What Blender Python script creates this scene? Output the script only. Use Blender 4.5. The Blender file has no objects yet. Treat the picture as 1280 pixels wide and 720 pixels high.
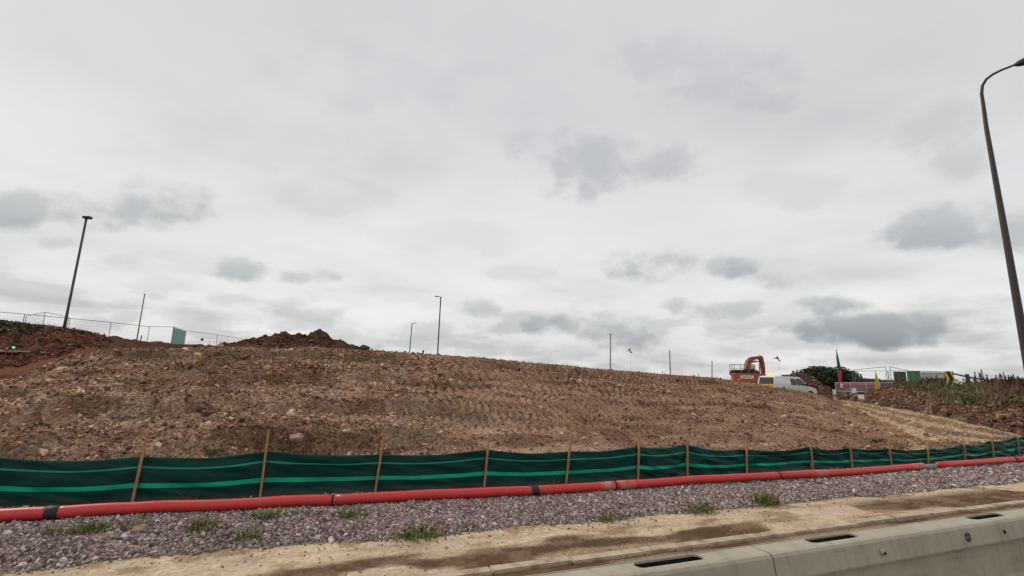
import bpy, bmesh, math, random
import numpy as np
from mathutils import Vector, Matrix
random.seed(7); rng = np.random.default_rng(7)
sc = bpy.context.scene; COL = sc.collection; PI = math.pi; R = math.radians
# ---------------------------------------------------------------- survey helpers
F = 600.0; PIT = math.atan(116/600); ROLL = math.atan(82/3140); YAW = R(22); H = 1.9
def lin(a, b, c1):                                   # sight line -> (X along the road, Y away from it, Z up)
    c, s = math.cos(ROLL), math.sin(ROLL)
    u = a*c - b*s; v = a*s + b*c
    f = c1*math.cos(PIT) - v*math.sin(PIT); z = c1*math.sin(PIT) + v*math.cos(PIT)
    c, s = math.cos(YAW), math.sin(YAW)
    return Vector((u*c + f*s, -u*s + f*c, z))
def ray(px, py): return lin((px-640)/F, -(py-360)/F, 1)
def g(px, py, z=0.0):
    d = ray(px, py); t = (z-H)/d.z; return Vector((d.x*t, d.y*t, z))
def P(px, py, r=None, Y=None):
    d = ray(px, py); t = (r/math.hypot(d.x, d.y)) if r else Y/d.y
    return Vector((d.x*t, d.y*t, H+d.z*t))
def az(px, py): d = ray(px, py); return math.atan2(d.x, d.y)
# ---------------------------------------------------------------- noise
def _h(ix, iy, seed):
    n = (ix.astype(np.int64)*374761393 + iy.astype(np.int64)*668265263 + seed*144665) & 0x7fffffff
    n = ((n ^ (n >> 13))*1274126177) & 0x7fffffff
    return ((n ^ (n >> 16)) & 0xffff)/65535.0
def vn(x, y, seed=0):
    ix = np.floor(x); iy = np.floor(y); fx = x-ix; fy = y-iy
    fx = fx*fx*(3-2*fx); fy = fy*fy*(3-2*fy)
    a = _h(ix, iy, seed); b = _h(ix+1, iy, seed); c = _h(ix, iy+1, seed); d = _h(ix+1, iy+1, seed)
    return (a+(b-a)*fx)*(1-fy)+(c+(d-c)*fx)*fy
def fbm(x, y, o=4, seed=0):
    s = 0; a = .5; t = 0
    for k in range(o):
        s = s+a*vn(x*2**k+17.3*k, y*2**k-9.1*k, seed+k); t += a; a *= .5
    return s/t*2-1
def sst(a, b, x):
    t = np.clip((x-a)/(b-a), 0, 1); return t*t*(3-2*t)
# ---------------------------------------------------------------- terrain lines
def line(pts):
    th = []; rr = []; zz = []
    for p in pts:
        th.append(math.atan2(p.x, p.y)); rr.append(math.hypot(p.x, p.y)); zz.append(p.z)
    o = np.argsort(th); return np.array(th)[o], np.array(rr)[o], np.array(zz)[o]
crest = [(-500,478,20),(-200,478,20.5),(0,477,21),(30,471,21.5),(60,457,22),(85,448,22.5),(130,442,23),(200,437,24),(262,434,24.5),(400,436,25),(460,438,25),
 (547,443,25),(600,447,25),(700,456,25),(763,462,25),(837,468,25),(890,472,24.5),(912,475,24),(940,480,23.5),(960,484.5,23),(1000,490,22.5),
 (1030,496,22),(1050,505,20.5),(1075,515,18),(1100,528,15),(1130,541,12),(1160,554,9.8)]
A = [P(x, y, Y=Y) for x, y, Y in crest]+[Vector((22,9.6,.12)), Vector((27,9.9,.12)), Vector((34,8,.1)), Vector((60,6,.1)), Vector((60,-20,.1))]
Bp = [(-500,465,27),(0,463,27),(60,449,28),(100,440,28.5),(140,436,29),(200,436,30)]
B = [P(x, y, r=r) for x, y, r in Bp]
for x, y, Y in crest:
    if 250 < x < 1040:
        p = P(x, y, Y=Y); th = math.atan2(p.x, p.y); r = math.hypot(p.x, p.y)+4
        B.append(Vector((r*math.sin(th), r*math.cos(th), max(1.0, p.z-1.1))))
for x, y, r in [(1052,500.5,52),(1075,503,47),(1100,507,42),(1150,516,36),(1200,526,31),(1240,536,28.5),(1280,546,26.5),(1400,570,24)]: B.append(P(x, y, r=r))
B += [Vector((60,20,.5)), Vector((80,-20,.5))]
C = [P(x, y, r=r) for x, y, r in [(-500,405,38),(0,408,38),(60,411,38),(100,418,38.5),(135,425,40),(200,431,43),(262,434,45)]]
for x, z, r in [(330,2.6,46),(500,2.0,46),(800,1.6,46),(900,1.5,48),(960,1.15,50),(1040,1.1,58)]:
    th = az(x, 480); C.append(Vector((r*math.sin(th), r*math.cos(th), z)))
for x, y, r in [(1080,492,52),(1095,487.5,47),(1112,485,46),(1132,485,42),(1155,491,40),(1175,499,38),(1210,504,36),(1240,506,34),(1280,506,32),(1400,500,30)]: C.append(P(x, y, r=r))
C += [Vector((66,22,2)), Vector((90,-20,2))]
D = [P(x, y, r=r) for x, y, r in [(-500,412,48),(0,414,48),(100,424,48),(200,434,55)]]
for x, z, r in [(330,2.2,60),(800,1.5,62),(1040,1.1,72),(1080,1.1,66)]:
    th = az(x, 480); D.append(Vector((r*math.sin(th), r*math.cos(th), z)))
for x, y, r in [(1105,487,58),(1130,485.5,54),(1160,485,50),(1200,486,47),(1280,486,44),(1400,490,42)]: D.append(P(x, y, r=r))
D += [Vector((80,30,2.2)), Vector((110,-20,2.2))]
LA, LB, LC, LD = line(A), line(B), line(C), line(D)
def base_h(X, Y):
    th = np.arctan2(X, Y); r = np.hypot(X, Y)
    wob = .5*fbm(th*60, th*0+3, 3, 5)
    cy = np.maximum(np.cos(th), .25)
    rs = [np.zeros_like(r), 9.15/cy]; zs = [np.zeros_like(r), np.zeros_like(r)+.02]
    for L in (LA, LB, LC, LD):
        rs.append(np.maximum(np.interp(th, L[0], L[1])+wob*(0 if L is LA else 1), rs[-1]+.25)); zs.append(np.interp(th, L[0], L[2]))
    rs.append(np.maximum(170+0*r, rs[-1]+1)); zs.append(0*r+1.3)
    rs.append(1500+0*r); zs.append(0*r+1.3)
    z = np.zeros_like(r); seg = np.zeros(r.shape, int)
    for i in range(len(rs)-1):
        m = (r >= rs[i]) & (r < rs[i+1]); s = np.where(m, (r-rs[i])/(rs[i+1]-rs[i]), 0)
        f = s
        if i == 1: f = s+.05*np.sin(PI*s)+.0*s
        if i in (3, 4): f = s*s*(3-2*s)*.6+s*.4
        z = np.where(m, zs[i]+(zs[i+1]-zs[i])*f, z); seg = np.where(m, i, seg)
    z = np.where(r >= 1500, 1.3, z)
    return z, seg, rs
def ground(X, Y, full=True):
    X = np.asarray(X, float); Y = np.asarray(Y, float)
    z, seg, rs = base_h(X, Y); r = np.hypot(X, Y); th = np.arctan2(X, Y)
    onb = (seg == 1)
    # bank surface: slumps, little scarps, clods, tracked ridges
    fade = sst(0, 1.2, r-rs[1])*(1-sst(-2.2, .1, r-rs[2])*np.where(th < 1.1, .72, .4))
    w = fbm(X*.55, Y*.55, 3, 11)
    tf = sst(1.5, 5, X)*sst(9.8, 10.8, Y); bank = (.16*w + .09*fbm(X*1.3, Y*1.3, 4, 21))*(1-.55*tf)
    for (y0, amp, a, b) in ((10.8, .38, -12, 4.0), (13.2, .30, -8, 6), (16.4, .26, -14, 9), (15.2, .26, 8, 20), (13.9, .22, 4, 13), (18.3, .2, 3, 26), (21.4, .28, -16, 40)):
        yy = y0+.55*fbm(X*.45, X*0+y0, 4, 31)+.3*fbm(X*1.7, Y*.3, 3, 35)
        st = sst(0, .13, Y-yy)-sst(.15, 2.2, Y-yy)
        patch = sst(-.3, .12, fbm(X*.35, X*0+y0*3, 2, 37))*sst(a, a+2, X)*(1-sst(b-2, b, X))
        bank = bank+amp*(1-.45*tf)*st*(.15+.85*patch)
    # tracked ridges running down the face
    yl = (Y+.8*fbm(X*.12, Y*.1, 2, 47)+.06*X)/2.3; li = np.floor(yl); lf_ = yl-li
    q = X-np.clip(.055*(X-4.5), -.1, .6)*(Y-15)+.22*fbm(X*.5, Y*.5, 3, 41)+_h(li, li*0, 49)*.9
    rid = np.abs(((q/.27) % 1)*2-1)-.5*(np.abs(lf_-.5) > .47)
    lanes = (.45+.55*sst(-.25, .1, fbm(X*.22+5, Y*.42, 2, 43)))*sst(.5, 5, X)*sst(11.3, 12.2, Y)
    bank = bank+.18*(rid-.5)*lanes*(.65+.35*vn(X*2,Y*1.2,45))
    bank = bank+(.06*fbm(X*5, Y*5, 3, 51)+.04*(1-np.abs(fbm(X*3, Y*3, 2, 53))))*(1-.7*tf)
    z = z+np.where(Y > 5, bank*fade*np.where(r < 200, 1, 0)*np.where(seg >= 1, 1, 0)*np.where(seg >= 3, .7, 1)*np.where((seg>=2)&(seg<=3)&(th<-.05), 2.0, 1), 0)
    rough = .30*fbm(X*.7, Y*.7, 3, 65)+.20*fbm(X*2.1, Y*2.1, 4, 67)
    z = z+np.where((seg == 3) & ((th > .95) | (th < -.05)), rough*sst(0, 1.2, r-rs[3])*(1-sst(-1.2, 0, r-rs[4])*.6), 0)
    # haul track ruts
    tm = sst(1048, 1052, 0*X+1050)  # constant helper
    trk = ((seg == 2) & (th > az(1040, 500)))
    u = (Y-9.6)-(X-15)*-.0
    z = z+np.where(trk, .06*np.sin((r-rs[2])/(rs[3]-rs[2])*17+1.2*fbm(X*.12, Y*.12, 2, 61))+.06*fbm(X*2.5, Y*2.5, 3, 63), 0)
    z = z+np.where(seg >= 6, .2*fbm(X*.05, Y*.05, 3, 71), 0)
    # verge: gentle lumps and ruts
    v = (Y > 4.9) & (Y < 9.3)
    z = z+np.where(v, .018*fbm(X*1.3, Y*1.6, 4, 81)+.015*sst(-.2, .2, gravel_edge(X, Y)), 0)
    return z
def gravel_edge(X, Y):
    e = 6.28-.022*np.clip(X, -10, 30)+.16*fbm(X*.8, X*0, 3, 91)+.05*fbm(X*4, Y*4, 2, 92)
    return Y-e
def gz(x, y): return float(ground(np.array([x]), np.array([y]))[0])
# ---------------------------------------------------------------- object helpers
def tag(o, label=None, cat=None, group=None, kind=None):
    if label: o['label'] = label
    if cat: o['category'] = cat
    if group: o['group'] = group
    if kind: o['kind'] = kind
    return o
def empty(name, loc, rz=0, label=None, cat=None, group=None):
    o = bpy.data.objects.new(name, None); COL.objects.link(o); o.location = loc; o.rotation_euler.z = rz
    o.empty_display_size = .1
    return tag(o, label, cat, group)
def link(name, me, mat=None, parent=None):
    o = bpy.data.objects.new(name, me); COL.objects.link(o)
    if mat: me.materials.append(mat)
    if parent: o.parent = parent
    return o
class MB:
    def __init__(s): s.v = []; s.f = []
    def add(s, vs, fs):
        n = len(s.v); s.v += [tuple(v) for v in vs]; s.f += [tuple(i+n for i in f) for f in fs]; return s
    def box(s, c, d, rz=0, M=None):
        x, y, z = d[0]/2, d[1]/2, d[2]/2
        vs = [Vector((a*x, b*y, e*z)) for a in (-1, 1) for b in (-1, 1) for e in (-1, 1)]
        if rz: vs = [Matrix.Rotation(rz, 3, 'Z') @ v for v in vs]
        if M: vs = [M @ v for v in vs]
        return s.add([v+Vector(c) for v in vs], [(0,1,3,2),(4,6,7,5),(0,4,5,1),(2,3,7,6),(0,2,6,4),(1,5,7,3)])
    def tube(s, pts, r, n=8, cap=True):
        pts = [Vector(p) for p in pts]; rs = r if isinstance(r, (list, tuple)) else [r]*len(pts)
        b0 = len(s.v); up = None
        for i, p in enumerate(pts):
            t = (pts[min(i+1, len(pts)-1)]-pts[max(i-1, 0)]).normalized()
            if up is None: up = t.orthogonal().normalized()
            up = (up-t*up.dot(t)).normalized(); sd = t.cross(up)
            for k in range(n):
                a = 2*PI*k/n; s.v.append(tuple(p+(up*math.cos(a)+sd*math.sin(a))*rs[i]))
        for i in range(len(pts)-1):
            for k in range(n):
                a = b0+i*n+k; b = b0+i*n+(k+1) % n; s.f.append((a, b, b+n, a+n))
        if cap:
            s.f.append(tuple(b0+k for k in range(n))[::-1]); s.f.append(tuple(b0+(len(pts)-1)*n+k for k in range(n)))
        return s
    def prism(s, prof, y0, y1):                      # profile in XZ extruded along Y
        n = len(prof); b = len(s.v)
        s.v += [(x, y0, z) for x, z in prof]+[(x, y1, z) for x, z in prof]
        s.f += [(b+i, b+(i+1) % n, b+n+(i+1) % n, b+n+i) for i in range(n)]
        s.f += [tuple(b+i for i in range(n))[::-1], tuple(b+n+i for i in range(n))]
        return s
    def build(s, name, mat, parent=None, smooth=False, bevel=0):
        me = bpy.data.meshes.new(name); me.from_pydata(s.v, [], s.f)
        bm = bmesh.new(); bm.from_mesh(me); bmesh.ops.recalc_face_normals(bm, faces=bm.faces)
        if bevel: bmesh.ops.bevel(bm, geom=[e for e in bm.edges if e.is_manifold and e.calc_face_angle(0) > .5], offset=bevel, segments=2, affect='EDGES')
        bm.to_mesh(me); bm.free()
        if smooth: me.shade_smooth()
        return link(name, me, mat, parent)
def npmesh(name, V, Fq, col=None, mat=None, smooth=False, parent=None, attrs=None):
    me = bpy.data.meshes.new(name); V = np.asarray(V, np.float32); Fq = np.asarray(Fq, np.int32); k = Fq.shape[1]
    me.vertices.add(len(V)); me.vertices.foreach_set('co', V.ravel())
    me.loops.add(Fq.size); me.loops.foreach_set('vertex_index', Fq.ravel())
    me.polygons.add(len(Fq)); me.polygons.foreach_set('loop_start', np.arange(0, Fq.size, k, dtype=np.int32))
    me.polygons.foreach_set('use_smooth', np.full(len(Fq), smooth))
    if col is not None:
        a = me.color_attributes.new('Col', 'FLOAT_COLOR', 'POINT')
        a.data.foreach_set('color', np.concatenate([col, np.ones((len(V), 1))], 1).astype(np.float32).ravel())
    for kx, vx in (attrs or {}).items():
        a = me.attributes.new(kx, 'FLOAT', 'POINT'); a.data.foreach_set('value', np.asarray(vx, np.float32))
    me.update(calc_edges=True); me.validate()
    return link(name, me, mat, parent)
def copy_tree(o, parent=None):
    kids = list(o.children); c = o.copy(); COL.objects.link(c); c.parent = parent
    for k in kids: copy_tree(k, c)
    return c
# ---------------------------------------------------------------- materials
def mat(name, c=(.5,.5,.5), rough=.7, metal=0, noise=0, nscale=8, bump=0, bscale=40, dirt=None, spec=.4, emit=None):
    m = bpy.data.materials.new(name); m.use_nodes = True; nt = m.node_tree; b = nt.nodes['Principled BSDF']
    b.inputs['Base Color'].default_value = (*c, 1); b.inputs['Roughness'].default_value = rough
    b.inputs['Metallic'].default_value = metal; b.inputs['Specular IOR Level'].default_value = spec
    tc = nt.nodes.new('ShaderNodeTexCoord')
    if noise or dirt:
        n = nt.nodes.new('ShaderNodeTexNoise'); n.inputs['Scale'].default_value = nscale; n.inputs['Detail'].default_value = 7
        n.inputs['Roughness'].default_value = .65
        nt.links.new(tc.outputs['Object'], n.inputs['Vector'])
        mx = nt.nodes.new('ShaderNodeMix'); mx.data_type = 'RGBA'
        d = dirt or tuple(x*(1-noise) for x in c)
        mx.inputs[6].default_value = (*c, 1); mx.inputs[7].default_value = (*d, 1)
        r = nt.nodes.new('ShaderNodeMapRange'); r.inputs['From Min'].default_value = .42; r.inputs['From Max'].default_value = .68
        nt.links.new(n.outputs['Fac'], r.inputs['Value']); nt.links.new(r.outputs['Result'], mx.inputs[0])
        nt.links.new(mx.outputs[2], b.inputs['Base Color'])
    if bump:
        n = nt.nodes.new('ShaderNodeTexNoise'); n.inputs['Scale'].default_value = bscale; n.inputs['Detail'].default_value = 5
        nt.links.new(tc.outputs['Object'], n.inputs['Vector'])
        bp = nt.nodes.new('ShaderNodeBump'); bp.inputs['Strength'].default_value = bump; bp.inputs['Distance'].default_value = .01
        nt.links.new(n.outputs['Fac'], bp.inputs['Height']); nt.links.new(bp.outputs['Normal'], b.inputs['Normal'])
    if emit: b.inputs['Emission Color'].default_value = (*emit[0], 1); b.inputs['Emission Strength'].default_value = emit[1]
    return m
def colmat(name, rough=.9, var=.35, scale=60, spec=.25, trans=0):
    m = bpy.data.materials.new(name); m.use_nodes = True; nt = m.node_tree; b = nt.nodes['Principled BSDF']
    b.inputs['Roughness'].default_value = rough; b.inputs['Specular IOR Level'].default_value = spec
    a = nt.nodes.new('ShaderNodeAttribute'); a.attribute_name = 'Col'
    g_ = nt.nodes.new('ShaderNodeNewGeometry')
    n = nt.nodes.new('ShaderNodeTexNoise'); n.inputs['Scale'].default_value = scale; n.inputs['Detail'].default_value = 4
    nt.links.new(g_.outputs['Position'], n.inputs['Vector'])
    r = nt.nodes.new('ShaderNodeMapRange'); r.inputs['From Min'].default_value = .3; r.inputs['From Max'].default_value = .7
    r.inputs['To Min'].default_value = 1-var; r.inputs['To Max'].default_value = 1+var
    nt.links.new(n.outputs['Fac'], r.inputs['Value'])
    v = nt.nodes.new('ShaderNodeVectorMath'); v.operation = 'SCALE'
    nt.links.new(a.outputs['Color'], v.inputs[0]); nt.links.new(r.outputs['Result'], v.inputs['Scale'])
    nt.links.new(v.outputs['Vector'], b.inputs['Base Color'])
    return m
def ground_mat():
    m = bpy.data.materials.new('earth'); m.use_nodes = True; nt = m.node_tree; b = nt.nodes['Principled BSDF']; L = nt.links.new
    b.inputs['Roughness'].default_value = .97; b.inputs['Specular IOR Level'].default_value = .04
    a = nt.nodes.new('ShaderNodeAttribute'); a.attribute_name = 'Col'
    pb = nt.nodes.new('ShaderNodeAttribute'); pb.attribute_name = 'peb'
    g_ = nt.nodes.new('ShaderNodeNewGeometry')
    def noise(s, d=6):
        n = nt.nodes.new('ShaderNodeTexNoise'); n.inputs['Scale'].default_value = s; n.inputs['Detail'].default_value = d
        n.inputs['Roughness'].default_value = .65; L(g_.outputs['Position'], n.inputs['Vector']); return n
    def mrange(src, a0, a1, b0, b1):
        r = nt.nodes.new('ShaderNodeMapRange'); r.inputs['From Min'].default_value = a0; r.inputs['From Max'].default_value = a1
        r.inputs['To Min'].default_value = b0; r.inputs['To Max'].default_value = b1; L(src, r.inputs['Value']); return r.outputs['Result']
    def mth(op, x, y):
        q = nt.nodes.new('ShaderNodeMath'); q.operation = op
        for i, w in enumerate((x, y)):
            if isinstance(w, (int, float)): q.inputs[i].default_value = w
            else: L(w, q.inputs[i])
        return q.outputs[0]
    n1 = noise(1.3); n2 = noise(22, 8)
    vo = nt.nodes.new('ShaderNodeTexVoronoi'); vo.inputs['Scale'].default_value = 17; L(g_.outputs['Position'], vo.inputs['Vector'])
    vo2 = nt.nodes.new('ShaderNodeTexVoronoi'); vo2.inputs['Scale'].default_value = 42; L(g_.outputs['Position'], vo2.inputs['Vector'])
    sp = nt.nodes.new('ShaderNodeSeparateColor'); L(vo.outputs['Color'], sp.inputs[0])
    sp2 = nt.nodes.new('ShaderNodeSeparateColor'); L(vo2.outputs['Color'], sp2.inputs[0])
    f = mth('MULTIPLY', mrange(n1.outputs['Fac'], .3, .7, .8, 1.2), mrange(n2.outputs['Fac'], .3, .7, .68, 1.32))
    cell = mth('MULTIPLY', mrange(sp.outputs[0], 0, 1, .55, 1.45), mrange(sp2.outputs[1], 0, 1, .7, 1.3))
    dev = mth('ADD', mth('MULTIPLY', mth('SUBTRACT', cell, 1), pb.outputs['Fac']), 1)
    f = mth('MULTIPLY', f, dev)
    v = nt.nodes.new('ShaderNodeVectorMath'); v.operation = 'SCALE'; L(a.outputs['Color'], v.inputs[0]); L(f, v.inputs['Scale'])
    L(v.outputs['Vector'], b.inputs['Base Color'])
    hgt = mth('ADD', mth('MULTIPLY', n2.outputs['Fac'], .32), mth('MULTIPLY', mth('ADD', mth('SUBTRACT', 1, vo.outputs['Distance']), mth('MULTIPLY', vo2.outputs['Distance'], -.5)), pb.outputs['Fac']))
    bp = nt.nodes.new('ShaderNodeBump'); bp.inputs['Strength'].default_value = .9; bp.inputs['Distance'].default_value = .045
    L(hgt, bp.inputs['Height']); L(bp.outputs['Normal'], b.inputs['Normal'])
    return m
M = dict(
 earth=ground_mat(), stone=colmat('stone', .9, .25, 50, .10), leaf=colmat('foliage', .7, .2, 20, .3),
 asphalt=mat('asphalt', (.06,.057,.052), .9, noise=.3, nscale=5, dirt=(.12,.09,.065), bump=.5, bscale=180),
 kerb=mat('kerb_concrete', (.50,.40,.29), .9, nscale=5, dirt=(.27,.18,.115), bump=.5, bscale=60),
 barrier=mat('grey_coated_steel', (.41,.355,.265), .5, 0, nscale=2.2, dirt=(.33,.275,.195), bump=.08, bscale=25, spec=.5),
 slotdark=mat('dark_cavity', (.012,.011,.01), .9),
 seam=mat('joint_seal', (.09,.08,.07), .8),
 timber=mat('stake_timber', (.40,.22,.115), .85, nscale=14, dirt=(.26,.14,.075), bump=.3, bscale=70),
 red=mat('red_duct', (.60,.032,.03), .42, nscale=5, dirt=(.47,.06,.05), spec=.5, bump=.05, bscale=30),
 redworn=mat('worn_duct', (.57,.06,.05), .6, nscale=6, dirt=(.50,.30,.23)),
 black=mat('black_rubber', (.018,.017,.017), .6), dark=mat('dark_metal', (.035,.033,.033), .5, .3),
 galv=mat('galvanised_steel', (.24,.24,.24), .5, .5, noise=.25, nscale=3),
 darkgalv=mat('weathered_steel', (.09,.088,.085), .6, .3, noise=.2, nscale=3),
 orange=mat('orange_paint', (.48,.085,.035), .45, noise=.3, nscale=2, spec=.5),
 boom=mat('dull_red_paint', (.30,.05,.035), .5, noise=.3, nscale=3),
 white=mat('white_paint', (.78,.78,.77), .35, noise=.08, nscale=2, spec=.5),
 glass=mat('dark_glass', (.015,.015,.02), .08, spec=.7),
 yellow=mat('yellow_paint', (.70,.50,.03), .5), amber=mat('amber_lens', (.85,.55,.05), .3, emit=((1,.62,.06), .7)),
 redpaint=mat('red_paint', (.55,.04,.05), .5), pink=mat('faded_red_plastic', (.42,.10,.13), .6), purple=mat('purple_plastic', (.26,.16,.18), .6),
 green=mat('green_panel', (.05,.22,.06), .6, noise=.2, nscale=2), teal=mat('green_sheet', (.17,.42,.36), .7, noise=.2, nscale=3),
 brown=mat('brown_panel', (.10,.065,.055), .7, noise=.2, nscale=2), cabin=mat('pale_panel', (.52,.46,.45), .6, noise=.12, nscale=1),
 bark=mat('bark', (.06,.045,.035), .9), concrete=mat('concrete_block', (.33,.31,.28), .9, noise=.3, nscale=9),
 flaggreen=mat('green_cloth', (.045,.085,.07), .8), reflg=mat('green_reflection', (.02,.5,.15), .4, emit=((.02,1,.25), 1.2)), reflr=mat('red_reflection', (.6,.05,.04), .4, emit=((1,.1,.08), .25)),  # the glowing green and red stand in for window reflections
 sheet=mat('pale_reflection', (.60,.50,.44), .8, noise=.2, nscale=3), rope=mat('thin_line', (.45,.44,.43), .8),
)
def barrier_mat():
    m = M['barrier']; nt = m.node_tree; L = nt.links.new; b = nt.nodes['Principled BSDF']; src = b.inputs['Base Color'].links[0].from_socket
    tc = nt.nodes.new('ShaderNodeTexCoord')
    def layer(src, scl, det, lo, hi, col, amt):
        mp = nt.nodes.new('ShaderNodeMapping'); mp.inputs['Scale'].default_value = scl; L(tc.outputs['Object'], mp.inputs[0])
        n = nt.nodes.new('ShaderNodeTexNoise'); n.inputs['Scale'].default_value = 1; n.inputs['Detail'].default_value = det; n.inputs['Roughness'].default_value = .7; L(mp.outputs[0], n.inputs['Vector'])
        r_ = nt.nodes.new('ShaderNodeMapRange'); r_.inputs['From Min'].default_value = lo; r_.inputs['From Max'].default_value = hi; r_.inputs['To Max'].default_value = amt; L(n.outputs['Fac'], r_.inputs['Value'])
        x = nt.nodes.new('ShaderNodeMix'); x.data_type = 'RGBA'; L(r_.outputs['Result'], x.inputs[0]); L(src, x.inputs[6]); x.inputs[7].default_value = (*col, 1); return x.outputs[2]
    c = layer(src, (14, 6, 1.2), 6, .52, .72, (.20,.15,.10), .6)          # rain streaks down the face
    c = layer(c, (2, 30, 30), 4, .60, .72, (.16,.13,.10), .55)            # long scuffs
    c = layer(c, (60, 60, 60), 3, .66, .74, (.13,.10,.075), .6)           # specks of mud
    L(c, b.inputs['Base Color'])
barrier_mat()
# ---------------------------------------------------------------- ground sheet
thA = np.concatenate([np.linspace(R(-85), R(-30), 60, endpoint=False), np.linspace(R(-30), R(74), 1150), np.linspace(R(74.6), R(120), 50)])
ra = [1.6]
while ra[-1] < 1600:
    r = ra[-1]; ra.append(r+(.06 if r < 9 else .045 if r < 16 else .06 if r < 27 else .14 if r < 60 else r*.02))
ra = np.array(ra); TH, RR = np.meshgrid(thA, ra); X = RR*np.sin(TH); Y = RR*np.cos(TH)
Z = ground(X, Y); _, seg, rs = base_h(X, Y)
def mixc(c, d, t): return c+(np.array(d)-c)*t[..., None]
def ground_color(X, Y, TH, seg):
    _, _, rq = base_h(X, Y); RS2, RS3, LCR = rq[2], rq[3], rq[4]
    C0 = np.zeros(X.shape+(3,))+np.array((.295,.178,.12))            # bank: pinkish brown
    n = fbm(X*.35, Y*.35, 4, 101); n2 = fbm(X*1.7, Y*1.7, 4, 103)
    C0 = mixc(C0, (.41,.285,.205), sst(-.1, .35, n2)*.6)
    C0 = mixc(C0, (.165,.085,.05), sst(-.05, .4, n)*.6)
    C0 = mixc(C0, (.16,.10,.05), sst(.1, .4, fbm(X*.6+9, Y*.9, 3, 105))*.35)
    hi = np.clip(sst(0, 1, (Y-16)/8)*.55+sst(2,12,X)*.45,0,1)*(seg == 1)
    C0 = mixc(C0, (.24,.142,.092), hi*.7)
    C0 = mixc(C0, (.13,.07,.042), sst(.12,.3,fbm(X*.9,Y*2.2,4,107))*.6)
    beh = ((seg == 2) | (seg == 3)) & (TH < az(1040, 490))
    C0 = np.where(beh[..., None], mixc(np.zeros_like(C0)+np.array((.10,.05,.03)), (.07,.042,.025), sst(-.2, .3, n2)), C0)
    # left red-brown cut
    lf = (TH < az(120, 440)) & (seg >= 2) & (seg <= 3)
    C0 = np.where(lf[..., None], mixc(np.zeros_like(C0)+np.array((.16,.066,.036)), (.10,.05,.03), sst(-.3, .4, n)), C0)
    cutv = lf*sst(az(70,430),az(30,430),TH+.04*n2)*(seg==3)*sst(LCR-7, LCR-4, np.hypot(X,Y)+1.2*n)
    C0 = mixc(C0, (.075,.062,.03), cutv*.5)
    # haul track
    tr = sst(az(1046, 500), az(1062, 500), TH+.012*fbm(X*.4, Y*.4, 2, 3))*(seg == 2)
    tr = np.maximum(tr, sst(az(1120,545), az(1165,555), TH+.02*n2)*(seg == 1)*(Y > 9))
    tc = mixc(np.zeros_like(C0)+np.array((.47,.335,.215)), (.25,.15,.09), sst(.15, .8, 1.9*np.sin(np.clip((np.hypot(X,Y)-RS2)/(RS3-RS2),-1,2)*17+1.7+1.2*fbm(X*.12, Y*.12, 2, 61))*.5+n2*.8-.1))
    C0 = C0*(1-tr[..., None])+tc*tr[..., None]
    # right soil bank + green above
    rb = (seg == 3) & (TH >= az(1046, 490))
    C0 = np.where(rb[..., None], mixc(np.zeros_like(C0)+np.array((.125,.066,.042)), (.21,.125,.085), sst(-.1, .4, n2)), C0)
    rv = (seg >= 4) & (TH >= az(1070, 490))
    C0 = np.where(rv[..., None], np.array((.075,.075,.035)), C0)
    far = (seg >= 5)
    C0 = np.where(far[..., None], np.array((.10,.085,.045)), C0)
    # verge
    ge = gravel_edge(X, Y); near = (Y < 9.25)&(Y>0)&(np.hypot(X,Y)<200)
    grav = np.zeros_like(C0)+np.array((.13,.10,.09))
    tan = mixc(np.zeros_like(C0)+np.array((.54,.415,.285)), (.36,.25,.155), sst(-.05, .4, fbm(X*.5, Y*5, 5, 111))*.8)
    tan = mixc(tan, (.25,.16,.095), sst(.12, .3, fbm(X*1.5, Y*3.5, 5, 119))*.7)
    mudm = sst(-.05, .05, fbm(X*.42+3, Y*1.0, 4, 113)+.30*(1-sst(5.35, 5.85, Y))-.25+.10*sst(5, 9, X)*(1-sst(5.2, 5.7, Y)))*(1-sst(5.6, 6.0, Y))
    wet = mixc(np.zeros_like(C0)+np.array((.12,.072,.042)), (.20,.125,.08), sst(-.2, .3, fbm(X*3, Y*6, 4, 115)))
    vg = tan*(1-mudm[..., None])+wet*mudm[..., None]
    rt = mixc(wet, (.30,.21,.14), sst(-.1, .4, fbm(X*.8, Y*4, 4, 117)))
    vg = np.where((Y < 4.98)[..., None], rt, vg)
    e = sst(-.03, .05, ge)[..., None]
    vc = vg*(1-e)+grav*e
    C0 = np.where(near[..., None], vc, C0)
    peb = np.where(near, .15+.85*e[..., 0], np.where(seg >= 5, .2, np.where(beh|rb, .45, .9)))
    # brown spill just behind the fence
    tk = (seg == 1)*sst(1.5, 5, X)*sst(9.8, 10.8, Y)*(TH < az(1120, 545)); peb = peb*(1-.55*tk)
    return np.clip(C0, .01, 1), peb
GC, PB = ground_color(X, Y, TH, seg)
nr, nc = X.shape; idx = np.arange(nr*nc).reshape(nr, nc)
FQ = np.stack([idx[:-1, :-1], idx[:-1, 1:], idx[1:, 1:], idx[1:, :-1]], -1).reshape(-1, 4)[:, ::-1]
V = np.stack([X, Y, Z], -1).reshape(-1, 3)
gr = npmesh('ground', V, FQ, GC.reshape(-1, 3), M['earth'], True, attrs={'peb': PB.ravel()}); tag(gr, kind='structure')
def strip(name, x0, x1, y0, y1, z, m, dz=0):
    b = MB(); b.add([(x0,y0,z),(x1,y0,z),(x1,y1,z),(x0,y1,z)], [(0,1,2,3)]); o = b.build(name, m); tag(o, kind='structure'); return o
strip('road', -150, 400, -9, 3.6, .035, M['asphalt'])
b = MB(); b.box((0,-12,-.05), (600, 6.2, .1)); tag(b.build('pavement', M['concrete']), kind='structure')
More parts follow.
